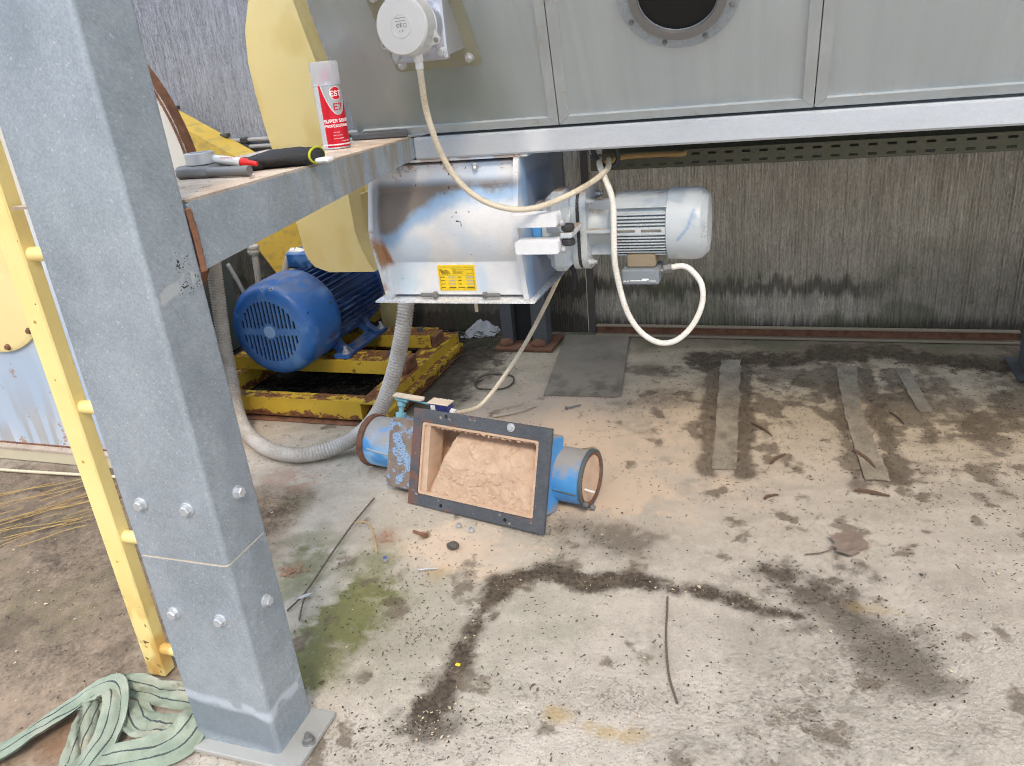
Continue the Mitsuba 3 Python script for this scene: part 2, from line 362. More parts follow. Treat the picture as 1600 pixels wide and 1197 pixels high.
def rust_fn(p, n, uv):
    g = fbm(p.x * 40, p.y * 40, p.z * 40)
    return mix((0.085, 0.035, 0.022), (0.27, 0.125, 0.065), g)
mat('mat_rust', mikit.proc(rust_fn), 0.85)

def pipe_fn(p, n, uv):
    g = fbm(p.x * 18, p.y * 18, p.z * 18)
    c = mix((0.055, 0.24, 0.54), (0.10, 0.33, 0.64), g)
    c = mix(c, C3(0.30, 0.50, 0.68), .8 * smoothstep(-1.12, -1.2, p.x) * smoothstep(.3, .6, g))
    dust = smoothstep(0.25, 0.85, n.z + 1.2 * (fbm(p.x * 25 + 3, p.y * 25, p.z * 25) - .5))
    c = mix(c, C3(0.34, 0.30, 0.25), 0.92 * dust)
    return mix(c, C3(0.30, 0.26, 0.20), 0.7 * smoothstep(0.03, 0.012, p.z))
mat('mat_blue_pipe', mikit.proc(pipe_fn), 0.45)
def block_fn(p, n, uv):
    g = fbm(p.x * 38, p.y * 38, p.z * 30); k = noise(p.x * 260, p.y * 260, p.z * 260)
    c = mix((0.13, 0.085, 0.065), (0.26, 0.21, 0.16), dr.clip(g + .3 * (k - .5), 0, 1))
    return mix(c, C3(0.20, 0.33, 0.50), smoothstep(.54, .60, fbm(p.x * 26 + 8, p.y * 26, p.z * 20 + 2)) * smoothstep(.2, .5, k))
mat('mat_rusty_blue', mikit.proc(block_fn), 0.7)
def iron_fn(p, n, uv):
    g = fbm(p.x * 16, p.y * 16, p.z * 16); k = noise(p.x * 180, p.y * 180, p.z * 180)
    c = mix((0.045, 0.05, 0.058), (0.115, 0.12, 0.13), dr.clip(g * .8 + .4 * (k - .3), 0, 1))
    c = mix(c, C3(0.42, 0.31, 0.21), .75 * smoothstep(.72, .80, fbm(p.x * 60 + 3, p.y * 60, p.z * 60)))
    left = smoothstep(-0.99, -1.06, p.x) * smoothstep(.35, .62, g)
    return mix(c, C3(0.17, 0.07, 0.045), .8 * dr.clip(left + smoothstep(.66, .74, fbm(p.x * 24, p.y * 24 + 7, p.z * 24)), 0, 1))
mat('mat_flange_iron', mikit.proc(iron_fn), 0.5, 0.2)
def powder_fn(p, n, uv):
    g = fbm(p.x * 30, p.y * 30, p.z * 30); k = noise(p.x * 400, p.y * 400, p.z * 400)
    return mix((0.42, 0.285, 0.195), (0.60, 0.44, 0.315), dr.clip(g * .9 + .25 * (k - .4), 0, 1))
mat('mat_powder', mikit.proc(powder_fn), 0.95, 0, 0.1)

# ribbed concrete wall
def wall_fn(p, n, uv):
    g = fbm(p.x * 1.6, p.z * 1.1); st = noise(p.x * 95, p.z * 7.0); st2 = noise(p.x * 230, p.z * 24 + 4); k = noise(p.x * 330, p.z * 95)
    c = mix((0.16, 0.16, 0.165), (0.46, 0.455, 0.455), dr.clip(.5 + .18 * (st - .5) + .38 * (st2 - .5) + .40 * (g - .5) + .50 * (k - .5), 0, 1))
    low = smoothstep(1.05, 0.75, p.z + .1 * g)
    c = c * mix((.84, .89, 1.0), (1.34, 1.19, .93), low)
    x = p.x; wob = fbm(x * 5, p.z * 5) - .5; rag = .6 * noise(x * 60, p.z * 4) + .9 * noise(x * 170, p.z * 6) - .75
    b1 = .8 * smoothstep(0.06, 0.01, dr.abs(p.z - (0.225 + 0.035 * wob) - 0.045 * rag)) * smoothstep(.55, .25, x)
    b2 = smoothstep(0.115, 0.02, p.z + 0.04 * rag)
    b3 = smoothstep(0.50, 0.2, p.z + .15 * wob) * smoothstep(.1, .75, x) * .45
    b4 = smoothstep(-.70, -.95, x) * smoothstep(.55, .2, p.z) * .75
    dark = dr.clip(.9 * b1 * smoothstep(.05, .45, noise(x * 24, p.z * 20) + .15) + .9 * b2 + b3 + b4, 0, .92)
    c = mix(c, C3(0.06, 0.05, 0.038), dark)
    pale = smoothstep(0.05, 0.02, dr.abs(p.z - 0.15 - .02 * wob)) * smoothstep(.42, .66, noise(x * 34, p.z * 26)) * smoothstep(.45, .2, x) * smoothstep(-.9, -.7, x)
    c = mix(c, C3(0.30, 0.275, 0.235), .55 * pale)
    green = smoothstep(.5, .65, fbm(x * 4 + 2, p.z * 5)) * smoothstep(.55, .1, p.z)
    return mix(c, C3(0.085, 0.095, 0.045), .5 * green)
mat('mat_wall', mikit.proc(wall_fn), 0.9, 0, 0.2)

# yard floor
SLUDGE = [(-0.66, 1.07), (-0.655, 1.20), (-0.648, 1.32), (-0.657, 1.434), (-0.635, 1.545), (-0.55, 1.612), (-0.409, 1.60), (-0.297, 1.618), (-0.136, 1.60), (-0.015, 1.576), (0.071, 1.559)]
FARLINE = [(-0.247, 3.148), (0.085, 3.183), (0.213, 3.28), (0.389, 3.31), (0.66, 3.23), (0.95, 3.19)]
def floor_fn(p, n, uv):
    x, y = p.x, p.y
    a = fbm(x * 2.3, y * 2.3); b = fbm(x * 9 + 7, y * 9); c_ = fbm(x * 34, y * 34 + 3, octaves=4); xr, yr = .83 * x + .56 * y, .83 * y - .56 * x; xq, yq = .45 * x - .89 * y, .45 * y + .89 * x
    k = .5 * noise(xr * 230, yr * 230) + .5 * noise(xq * 310, yq * 310); k2 = .5 * noise(xq * 90, yq * 90) + .5 * noise(xr * 140 + 5, yr * 140); k3 = .5 * noise(xr * 620, yr * 620) + .5 * noise(xq * 480, yq * 480)
    w = 1.1 * (b - .5) + .9 * (c_ - .5) + .25 * (k - .5)
    grain = .95 * (k - .5) + .50 * (k3 - .5) + .65 * (k2 - .5)
    smear = fbm(x * 3.2 + 1.5 * y, y * 8.5 - 2.5 * x + 4, octaves=4)
    c = mix((0.32, 0.275, 0.218), (0.59, 0.515, 0.425), dr.clip(.55 + .5 * (a - .5) + .55 * (smear - .5) + .35 * (c_ - .5) + .55 * grain, 0, 1))
    c = c * mix((1, 1, 1), (1.04, .965, .84), smoothstep(2.0, 2.7, y + .3 * (a - .5)))
    # fine aggregate shows through towards the camera, as pepper rather than patches
    near = smoothstep(1.75, 1.05, y + .5 * (a - .5) + .35 * (smear - .5))
    pep = smoothstep(.57, .70, .45 * k + .35 * k2 + .20 * k3 + .22 * (smear - .5) + .12 * (b - .5))
    c = mix(c, C3(0.135, 0.112, 0.085), pep * (.18 + .42 * near))
    c = mix(c, C3(0.50, 0.455, 0.395), .45 * near * smoothstep(.62, .76, .5 * k3 + .5 * noise(x * 180 + 9, y * 180)))
    # broad grime and long drag marks
    c = mix(c, C3(0.150, 0.122, 0.090), (.42 + .3 * smoothstep(.9, 1.6, x + 1.7 - y)) * smoothstep(.48, .68, smear) * smoothstep(.22, .70, .5 * c_ + .5 * k))
    # olive bloom
    gr = dr.clip(blob(x, y, -.85, 1.45, .55, .5, w) * .55 + blob(x, y, -1.35, 2.6, .4, .7, w) * .4, 0, 1)
    c = mix(c, C3(0.235, 0.235, 0.165), gr * .75 * (.6 + .8 * (k2 - .3)))
    # earth on the left
    earth = smoothstep(-1.12, -1.42, x + .25 * (b - .5) + .12 * (y - 1.0)) * smoothstep(1.98, 1.80, y + .15 * (b - .5))
    ec = mix((0.048, 0.031, 0.019), (0.285, 0.205, 0.138), dr.clip(-.10 + .45 * b + .65 * c_ + .50 * (k - .5) + .50 * (k2 - .5) + .35 * (smear - .5) + .06 - .15 * smoothstep(1.1, 1.6, y) + .3 * smoothstep(1.1, .8, y), 0, 1))
    c = mix(c, ec, .9 * earth)
    c = mix(c, C3(0.115, 0.105, 0.05), .5 * earth * smoothstep(.52, .72, fbm(x * 5 + 3, y * 5)) * smoothstep(.3, .7, k2))
    c = mix(c, C3(0.20, 0.095, 0.045), .7 * blob(x, y, -1.38, .86, .12, .09, w))
    # moss
    ms = dr.clip(blob(x, y, -1.0, 1.19, .12, .20, w) + .85 * blob(x, y, -.98, 1.36, .12, .12, w) + .7 * blob(x, y, -1.02, 1.55, .10, .12, w) + .7 * blob(x, y, -1.22, 1.46, .10, .16, w)
                 + .5 * blob(x, y, -1.25, 1.64, .12, .08, w), 0, 1)
    c = mix(c, mix((0.06, 0.075, 0.014), (0.17, 0.165, 0.045), .5 * c_ + .5 * k2), ms * smoothstep(.15, .65, .5 * c_ + .3 * k2 + .2 * k + .2 * ms) * .85)
    # brick-red dust by the post
    c = mix(c, C3(0.28, 0.14, 0.085), .6 * dr.clip(blob(x, y, -1.53, 1.96, .17, .09, w) + .8 * blob(x, y, -1.05, 1.68, .05, .06, w) + .8 * blob(x, y, -1.24, 1.48, .05, .05, w), 0, 1) * smoothstep(.3, .6, c_))
    # tan powder
    tan = dr.clip(.75 * blob(x, y, -.62, 2.32, .56, .54, w) + .9 * blob(x, y, -.42, 2.0, .13, .12, w) + .95 * blob(x, y, -.80, 1.66, .22, .12, w * .8) + .5 * blob(x, y, -.86, 1.58, .09, .06, w)
                  + .18 * blob(x, y, -.1, 2.3, .7, .5, w) + .9 * blob(x, y, -.90, 2.48, .42, .38, w), 0, 1)
    c = mix(c, C3(0.60, 0.465, 0.345), tan * .85 * smoothstep(-.1, .75, .4 * c_ + .4 * b + .2 * k + tan * .35))
    # black sludge lines and blotches
    sl = smoothstep(.060, .010, pathd(x, y, SLUDGE) + .055 * w)
    sl = dr.maximum(sl, .9 * blob(x, y, .03, 1.71, .085, .07, w)); sl = dr.maximum(sl, .9 * blob(x, y, .13, 1.64, .19, .16, w * 1.2)); sl = dr.maximum(sl, .75 * smoothstep(.13, .02, pathd(x, y, [(.10, 1.62), (.22, 1.53), (.31, 1.40)]) + .10 * w))
    sl = dr.maximum(sl, .8 * blob(x, y, .27, 1.47, .10, .10, w * 1.2)); sl = dr.maximum(sl, .75 * blob(x, y, .10, 1.52, .10, .06, w * 1.2))
    sl = dr.maximum(sl, .85 * blob(x, y, -.645, 1.06, .10, .06, w)); sl = dr.maximum(sl, .7 * blob(x, y, -.40, 1.80, .17, .10, w * 1.1))
    sl = dr.maximum(sl, .75 * blob(x, y, -.48, 3.03, .20, .10, w)); sl = dr.maximum(sl, .55 * blob(x, y, -.38, 2.75, .12, .12, w * 1.5))
    sl = dr.maximum(sl, smoothstep(.15, .04, pathd(x, y, FARLINE) + .13 * w))
    sl = dr.maximum(sl, .8 * smoothstep(.055, .015, segd(x, y, (-.225, 3.15), (-.185, 2.2)) + .05 * w)); sl = dr.maximum(sl, .85 * smoothstep(.05, .015, segd(x, y, (-.105, 3.15), (-.07, 2.2)) + .05 * w))
    sl = dr.maximum(sl, .75 * smoothstep(.06, .015, segd(x, y, (.22, 3.1), (.255, 2.2)) + .06 * w)); sl = dr.maximum(sl, .8 * smoothstep(.06, .015, segd(x, y, (.345, 3.1), (.375, 2.25)) + .06 * w))
    sl = dr.maximum(sl, .7 * smoothstep(.09, .02, pathd(x, y, [(.55, 3.15), (.66, 2.7), (.66, 2.45)]) + .1 * w)); sl = dr.maximum(sl, .75 * blob(x, y, .85, 2.85, .22, .3, w * 1.3))
    sl = dr.maximum(sl, .7 * blob(x, y, .08, 3.0, .40, .18, w * 1.4)); sl = dr.maximum(sl, .7 * blob(x, y, .48, 2.8, .25, .45, w * 1.7))
    c = mix(c, mix((0.020, 0.0135, 0.009), (0.112, 0.080, 0.053), dr.clip(.5 + .5 * (c_ - .5) + .9 * (k2 - .5) + .8 * (k - .5), 0, 1)), .93 * sl * smoothstep(.05, .65, .4 * c_ + .35 * k + .25 * k2 + .55 * sl - .28))
    # grey-brown bloom round the blotch at lower right
    c = mix(c, C3(0.15, 0.125, 0.095), .65 * dr.clip(blob(x, y, .12, 1.35, .32, .30, w) + .8 * blob(x, y, .05, 1.1, .4, .14, w) + .7 * blob(x, y, -.42, 1.77, .3, .12, w), 0, 1) * smoothstep(.30, .68, .4 * c_ + .35 * k2 + .25 * k))
    c = mix(c, C3(0.38, 0.25, 0.085), .6 * dr.clip(blob(x, y, -.39, 1.15, .04, .03, w) + blob(x, y, -.27, 1.13, .075, .03, w) + .7 * blob(x, y, -.83, 1.55, .05, .04, w) + .6 * blob(x, y, .25, 1.62, .08, .03, w), 0, 1))
    # smudged dirt, thick between the mortar strips (warped so that no grid shows)
    dirty = dr.clip(.12 + .9 * blob(x, y, .25, 2.75, 1.0, .75, w) + .6 * blob(x, y, .9, 2.2, .6, 1.2, w) + .45 * blob(x, y, -.7, 1.3, .5, .6, w), 0, 1)
    u1 = x + .05 * (fbm(xr * 11, yr * 11 + 3) - .5) + .012 * (noise(xq * 60, yq * 60) - .5); v1 = y + .05 * (fbm(xq * 11 + 8, yq * 11) - .5) + .012 * (noise(xr * 60, yr * 60 + 2) - .5)
    dg = fbm(.9 * u1 * 13 + .4 * v1 * 13, .9 * v1 * 13 - .4 * u1 * 13, octaves=5)
    lim = .685 - .16 * dirty
    c = mix(c, mix((0.06, 0.043, 0.029), (0.19, 0.145, 0.10), .5 * k3 + .5 * k2), .75 * smoothstep(lim, lim + .14, dg + .10 * (k - .5)))
    f1, f2, q = voronoi(u1 * 75, v1 * 75)
    c = mix(c, C3(0.06, 0.042, 0.028), .8 * smoothstep(.26, .12, f1 + .25 * (k - .5)) * smoothstep(1.0 - .33 * dirty, 1.02 - .33 * dirty, q))
    # oil under the motor skid, silt behind it and along the wall
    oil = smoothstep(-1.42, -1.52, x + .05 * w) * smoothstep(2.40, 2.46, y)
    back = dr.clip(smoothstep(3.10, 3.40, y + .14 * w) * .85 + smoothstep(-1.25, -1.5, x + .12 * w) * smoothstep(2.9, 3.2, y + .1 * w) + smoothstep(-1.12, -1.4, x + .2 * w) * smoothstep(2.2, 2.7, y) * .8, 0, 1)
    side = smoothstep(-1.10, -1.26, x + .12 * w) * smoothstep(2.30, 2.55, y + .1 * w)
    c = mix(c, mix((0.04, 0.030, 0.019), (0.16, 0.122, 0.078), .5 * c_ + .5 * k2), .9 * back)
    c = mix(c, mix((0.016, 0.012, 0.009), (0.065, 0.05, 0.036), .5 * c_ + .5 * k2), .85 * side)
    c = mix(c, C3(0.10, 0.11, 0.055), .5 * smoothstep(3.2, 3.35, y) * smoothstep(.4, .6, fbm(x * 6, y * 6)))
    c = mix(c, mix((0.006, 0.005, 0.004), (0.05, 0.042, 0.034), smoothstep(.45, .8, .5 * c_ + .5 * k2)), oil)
    # sprinkled specks
    return c
def floor_bump(p, n, uv):
    return .5 * fbm(p.x * 60, p.y * 60) + .5 * noise(p.x * 210, p.y * 210) + .35 * noise(p.x * 520, p.y * 520)
mat('mat_floor', mikit.proc(floor_fn), 0.88, 0, 0.25, bump=mikit.proc(floor_bump, 2e-3), scale=0.0055)

def sling_fn(p, n, uv):
    s = uv.x; g = fbm(p.x * 30, p.y * 30, p.z * 30); th = noise(p.x * 900, p.y * 900, p.z * 900)
    c = mix((0.155, 0.20, 0.145), (0.33, 0.355, 0.265), dr.clip(g + .35 * (th - .5), 0, 1))
    c = mix(c, C3(0.40, 0.36, 0.27), .6 * smoothstep(.5, .7, fbm(p.x * 12, p.y * 12, p.z * 12)))
    ln = dr.minimum(dr.abs(s - .33), dr.abs(s - .67))
    return mix(c, C3(0.03, 0.035, 0.04), .9 * smoothstep(.028, .018, ln))
mat('mat_sling', mikit.proc(sling_fn), 0.85)

CAN = (-1.02, 1.728)
def can_fn(p, n, uv):
    th = dr.atan2(p.y - CAN[1], p.x - CAN[0]); z = p.z - 1.092
    s = (th + 0.50) * 0.0325
    hgt = dr.maximum(z - 0.074, 0) / 0.067
    lim = dr.select(z > 0.074, 0.034 * dr.sqrt(hgt), -1.0)
    red = C3(0.62, 0.012, 0.03); silver = C3(0.42, 0.43, 0.44)
    c = mix(red, C3(0.78, 0.78, 0.78), smoothstep(lim + .0022, lim + .0010, dr.abs(s)))
    c = mix(c, silver, smoothstep(lim, lim - .0006, dr.abs(s)))
    d = dr.sqrt(dr.square(s) + dr.square(z - 0.122))
    c = mix(c, C3(0.85, 0.85, 0.85), smoothstep(.0152, .0147, d)); c = mix(c, red, smoothstep(.0140, .0135, d))
    c = mix(c, C3(0.55, 0.55, 0.56), smoothstep(-1.72, -1.78, th)); c = mix(c, C3(0.8, 0.8, 0.8), smoothstep(.0095, .009, z) * smoothstep(.0065, .007, z))
    return c
mat('mat_can', mikit.proc(can_fn), 0.28, 0.25)
scene['mat_frost_cap'] = {'type': 'principledthin', 'base_color': {'type': 'rgb', 'value': [0.86, 0.88, 0.9]}, 'roughness': 0.3, 'spec_trans': 0.55, 'diff_trans': 0.9, 'eta': 1.4}
scene['mat_pane'] = {'type': 'thindielectric'}

mat('mat_zinc', (0.50, 0.51, 0.52), 0.4, 0.5); mat('mat_alu', (0.58, 0.58, 0.57), 0.42, 0.45); mat('mat_alu_bright', (0.60, 0.61, 0.66), 0.28, 0.75)
mat('mat_gasket', (0.25, 0.24, 0.165), 0.6); 
def cable_fn(lo, hi):
    return lambda p, n, uv: mix(lo, hi, dr.clip(.75 + 1.1 * (fbm(p.x * 22, p.y * 22, p.z * 22) - .5) + .5 * (noise(p.x * 260, p.y * 260, p.z * 260) - .5), 0, 1))
mat('mat_cable_cream', mikit.proc(cable_fn((0.36, 0.29, 0.19), (0.63, 0.56, 0.43))), 0.5); mat('mat_cable_white', mikit.proc(cable_fn((0.50, 0.46, 0.38), (0.78, 0.75, 0.68))), 0.45)
mat('mat_cable_tan', (0.42, 0.27, 0.11), 0.6); mat('mat_rubber', (0.03, 0.03, 0.032), 0.6); mat('mat_black', (0.012, 0.012, 0.012), 0.7)
mat('mat_white_plastic', (0.72, 0.71, 0.68), 0.4); mat('mat_label_yellow', (0.80, 0.56, 0.02), 0.4); mat('mat_print_dark', (0.13, 0.085, 0.01), 0.6); mat('mat_print_white', (0.85, 0.85, 0.85), 0.5)
mat('mat_print_red', (0.55, 0.012, 0.025), 0.4); mat('mat_silver_field', (0.55, 0.52, 0.42), 0.35, 0.4); mat('mat_dark_steel', (0.085, 0.083, 0.08), 0.5, 0.4); mat('mat_grey_steel', (0.20, 0.195, 0.19), 0.45, 0.4)
mat('mat_terminal_grey', (0.19, 0.215, 0.235), 0.45); mat('mat_red_plastic', (0.72, 0.02, 0.015), 0.4); mat('mat_glove', (0.022, 0.022, 0.023), 0.75); mat('mat_cuff', (0.45, 0.46, 0.02), 0.8)
mat('mat_conduit', (0.40, 0.38, 0.34), 0.5); mat('mat_hose_grime', mikit.proc(cable_fn((0.27, 0.215, 0.16), (0.50, 0.46, 0.41))), 0.6); mat('mat_column_grey', (0.085, 0.088, 0.09), 0.6); mat('mat_tray', (0.125, 0.125, 0.085), 0.55, 0.2)
mat('mat_twig', (0.12, 0.09, 0.066), 0.9); mat('mat_wood', (0.13, 0.078, 0.05), 0.9); mat('mat_straw', (0.42, 0.28, 0.11), 0.8); mat('mat_crumb', (0.045, 0.032, 0.023), 0.95); mat('mat_pale_chip', (0.52, 0.42, 0.28), 0.9)
mat('mat_brick_red', (0.36, 0.18, 0.11), 0.9); mat('mat_leaf', (0.22, 0.16, 0.125), 0.9); mat('mat_paper', (0.42, 0.41, 0.40), 0.9); mat('mat_bluewhite', (0.035, 0.045, 0.16), 0.4); mat('mat_teal_paint', (0.16, 0.36, 0.42), 0.5)
mat('mat_pvc_tan', (0.60, 0.50, 0.38), 0.5); mat('mat_dust', (0.26, 0.205, 0.14), 0.9); mat('mat_plate', (0.34, 0.33, 0.30), 0.6, 0.1); mat('mat_dark_glass', (0.008, 0.008, 0.009), 0.15, 0, 0.3); mat('mat_cap_pink', (0.72, 0.22, 0.40), 0.4); mat('mat_strip', mikit.proc(lambda p, n, uv: mix((0.165, 0.135, 0.095), (0.35, 0.295, 0.225), dr.clip(fbm(p.x * 20, p.y * 20) + .5 * (noise(p.x * 200, p.y * 200) - .5), 0, 1))), 0.9); mat('mat_nylon_blue', (0.09, 0.13, 0.30), 0.5); mat('mat_old_iron', (0.10, 0.088, 0.075), 0.75, 0.2)
mat('mat_pipe_grey', (0.30, 0.30, 0.30), 0.5); mat('mat_pale_blue', (0.30, 0.45, 0.68), 0.5); mat('mat_pale_tube', (0.52, 0.46, 0.32), 0.6); mat('mat_teal_dark', (0.08, 0.10, 0.105), 0.6)
def hatch_fn(p, n, uv):
    g = fbm(p.x * 8, p.y * 8); k = noise(p.x * 160, p.y * 160)
    c = mix((0.145, 0.118, 0.088), (0.27, 0.225, 0.172), dr.clip(g + .3 * (k - .5), 0, 1))
    return mix(c, C3(0.33, 0.27, 0.205), .8 * smoothstep(3.2, 2.75, p.y + .3 * (g - .5)) * smoothstep(.25, .65, fbm(p.x * 26, p.y * 26)))
mat('mat_hatch', mikit.proc(hatch_fn), 0.8)

# ================================================================== THE SETTING
# floor: one sheet, fine near the machines, coarse to the horizon
gx = np.r_[-300, -60, -20, -8, -5, np.arange(-3.6, 1.61, .03), 3, 6, 20, 60, 300]
gy = np.r_[-300, -60, -20, -6, -2, 0, np.arange(.5, 3.61, .03), 5, 20, 60, 300]
X, Y = np.meshgrid(gx, gy)
Zf = -0.0035 + 0.004 * (meshkit.fbm(np.stack([X * 3.1, Y * 3.1, X * 0], -1), 3) - .5) + 0.003 * (meshkit.fbm(np.stack([X * 14, Y * 14, X * 0], -1), 2, 5) - .5)
Vf = np.stack([X, Y, Zf], -1).reshape(-1, 3); nx = len(gx)
i, j = np.meshgrid(np.arange(len(gy) - 1), np.arange(nx - 1), indexing='ij'); i, j = i.ravel(), j.ravel()
Ff = np.stack([i * nx + j, i * nx + j + 1, (i + 1) * nx + j + 1, (i + 1) * nx + j], 1)
fl = thing('concrete_floor', 'stained concrete yard floor with tan powder, moss and black sludge lines', kind='structure')
put(fl, (Vf, Ff), 'mat_floor', smooth=True)
def strip(pts):
    P = Polygon(pts).segmentize(.012); c = A(P.exterior.coords)[:-1]
    c = c + (meshkit.fbm(np.c_[c * 25, c[:, :1] * 0], 3) - .5)[:, None] * .012
    return extr(Polygon(c), .0022, (0, 0, 0))
for s in ([(-.205, 3.155), (-.125, 3.16), (-.093, 2.222), (-.165, 2.217)], [(.242, 3.12), (.32, 3.13), (.304, 2.72), (.348, 2.221), (.275, 2.216), (.249, 2.66)],
          [(.455, 3.12), (.505, 3.125), (.533, 2.72), (.49, 2.72)]):
    part(fl, 'mortar_strip', strip(s), 'mat_strip', smooth=False)

# ribbed wall
wl = thing('ribbed_concrete_wall', 'ribbed grey-brown concrete wall with dark damp streaks along its foot', 'wall')
def ribs(x0, x1, z1):
    xs = np.arange(x0, x1, .0062); zs = np.r_[-0.02, np.arange(.03, 1.8, .045), np.arange(1.9, z1 + .2, .3)]
    X, Z = np.meshgrid(xs, zs); ix = np.arange(len(xs))
    r = rng.random(len(xs))
    ridge = np.where(ix % 2 == 0, -.0035 - .003 * r, 0.0)[None, :]
    chip = meshkit.noise(np.stack([X * 80, Z * 16, X * 0], -1)) 
    Yv = 3.48 + ridge * (.25 + .95 * chip) + .003 * (r[None, :] - .5)
    Xv = X + .003 * (meshkit.noise(np.stack([X * 161, Z * 3, X * 0 + 5], -1)) - .5)
    V = np.stack([Xv, Yv, Z], -1).reshape(-1, 3); n = len(xs)
    i, j = np.meshgrid(np.arange(len(zs) - 1), np.arange(n - 1), indexing='ij'); i, j = i.ravel(), j.ravel()
    return (V, np.stack([i * n + j, i * n + j + 1, (i + 1) * n + j + 1, (i + 1) * n + j], 1))
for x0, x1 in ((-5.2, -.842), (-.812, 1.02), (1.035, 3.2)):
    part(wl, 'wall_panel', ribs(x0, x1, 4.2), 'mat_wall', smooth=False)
for x in (1.028,): part(wl, 'joint', box(x - .01, x + .01, 3.486, 3.50, 0, 4.2), 'mat_black', False)
part(wl, 'joint', box(-.845, -.81, 3.474, 3.50, 0, 4.2), 'mat_old_iron', False, label='dark metal strip covering the panel joint')
rl = thing('wall_rail', 'low rusty brown channel rail running along the wall foot', 'rail')
part(rl, 'web', box(-.80, .95, 3.452, 3.458, .004, .044), 'mat_rust', False)
part(rl, 'flange', box(-.80, .95, 3.428, 3.458, .0445, .049), 'mat_dust', False, label='pale upper edge of the rail')
part(rl, 'flange', box(-.80, .95, 3.415, 3.4515, .001, .006), 'mat_dust', False, label='pale lower edge of the rail')
for z in (.995, .962):
    cp = tube([(-4.5, 3.455, z), (-2.6, 3.455, z), (-1.2, 3.455, z)], .011, 10, 3)
    k = thing('wall_conduit', 'upper grey conduit pipe on the wall behind the black glove' if z > .98 else 'lower grey conduit pipe on the wall behind the black glove', 'pipe', 'conduits along the wall')
    part(k, 'pipe', cp, 'mat_pipe_grey'); part(k, 'clip', box(-2.575, -2.535, 3.436, 3.47, z - .014, z + .014, .003), 'mat_dark_steel')

# ================================================================== STEEL FRAME
fr = thing('steel_gantry', 'galvanised steel gantry: thick bolted post, side bracket and long bright beam', 'steel gantry')
def postbox(z0, z1, g=0.0):
    pts = [(x, y, z) for x, y in A(rrect(.200 - 2 * g, .120 - 2 * g, .010 - g / 2, -1.002, .973).exterior.coords) for z in (z0, z1)]
    return trimesh.Trimesh(pts).convex_hull
def slice_up(m):  # extra edges are not needed, the hull is smooth enough
    return m
part(fr, 'upper_post', postbox(.4680, 2.6), 'mat_galvanised', 25)
part(fr, 'lower_post', postbox(.012, .4632), 'mat_galvanised', 25)
part(fr, 'splice_sleeve', postbox(.40, .52, .0018), 'mat_pvc_tan', 25)
part(fr, 'base_plate', box(-1.140, -.848, .886, 1.040, .0, .012, .002), 'mat_plate', False, label='dusty square base plate of the post')
for x, z in ((-1.055, .581), (-.954, .581), (-1.059, .34), (-.952, .341)): part(fr, 'bolt', bolt((x, .913, z), (0, -1, 0), .0098, .009, spin=rng.random()), 'mat_zinc', 20)
for z in (.579, .339): part(fr, 'bolt', bolt((-.902, .982, z), (1, 0, 0), .0098, .009, spin=rng.random()), 'mat_zinc', 20)
part(fr, 'anchor_bolt', cat([bolt((-.862, .956, .012), (0, 0, 1), .0105, .010), cyl((-.862, .956, .02), (-.862, .956, .033), .006, 10)]), 'mat_grey_steel', 20)
part(fr, 'anchor_bolt', cat([bolt((-1.122, .956, .012), (0, 0, 1), .0105, .010), cyl((-1.122, .956, .02), (-1.122, .956, .033), .006, 10)]), 'mat_grey_steel', 20)
# bracket, deep at the post and shallow at the beam
bp = Polygon([(1.040, .972), (1.040, 1.084), (1.96, 1.084), (1.96, 1.036), (1.91, 1.034)])
m = extr(bp.buffer(-.006).buffer(.006, quad_segs=4), .16, (-.904, 0, 0), (0, 1, 0), (0, 0, 1), (-1, 0, 0))
part(fr, 'bracket', m, 'mat_galvanised', 35)
part(fr, 'bracket_top', extr(Polygon([(-.9065, 1.041), (-.9065, 1.905), (-1.10, 1.905), (-1.10, 1.79), (-1.285, 1.815), (-1.285, 1.041)]), .0045, (0, 0, 1.0842)), 'mat_dusty_top', False, label='dusty brown top of the bracket')
weld = catmull([(-.902, 1.0345, 1.075), (-.9015, 1.037, 1.04), (-.902, 1.0375, 1.0), (-.902, 1.037, .972)], 10)
part(fr, 'weld', rough(tube(weld[::3], .0055, 7, 4), .002, 160), 'mat_rust', label='rusty weld between post and bracket')
part(fr, 'beam', box(-.9036, 2.9, 1.908, 2.02, 1.030, 1.0855, .005), 'mat_beam', False, label='long bright beam under the hopper')
part(fr, 'beam', box(-.900, 2.9, 2.62, 2.66, 1.030, 1.0855, .004), 'mat_column_grey', False)
for x0, x1 in ((-.94, -.876),): part(fr, 'hanger', box(x0, x1, 3.28, 3.31, .62, 1.10, .002), 'mat_column_grey', False)
part(fr, 'rear_post', box(.885, 1.03, 3.06, 3.18, .012, 1.03, .004), 'mat_column_grey', False, label='dark rear post standing at the right edge')
part(fr, 'rear_base_plate', box(.855, 1.08, 3.02, 3.24, 0, .014, .002), 'mat_column_grey', False)
part(fr, 'orange_foot', box(.865, .93, 2.955, 2.975, .0, .10, .003), 'mat_rust', False)
part(fr, 'far_post', box(2.7, 2.9, .913, 1.033, 0, 2.6, .004), 'mat_galvanised', False)

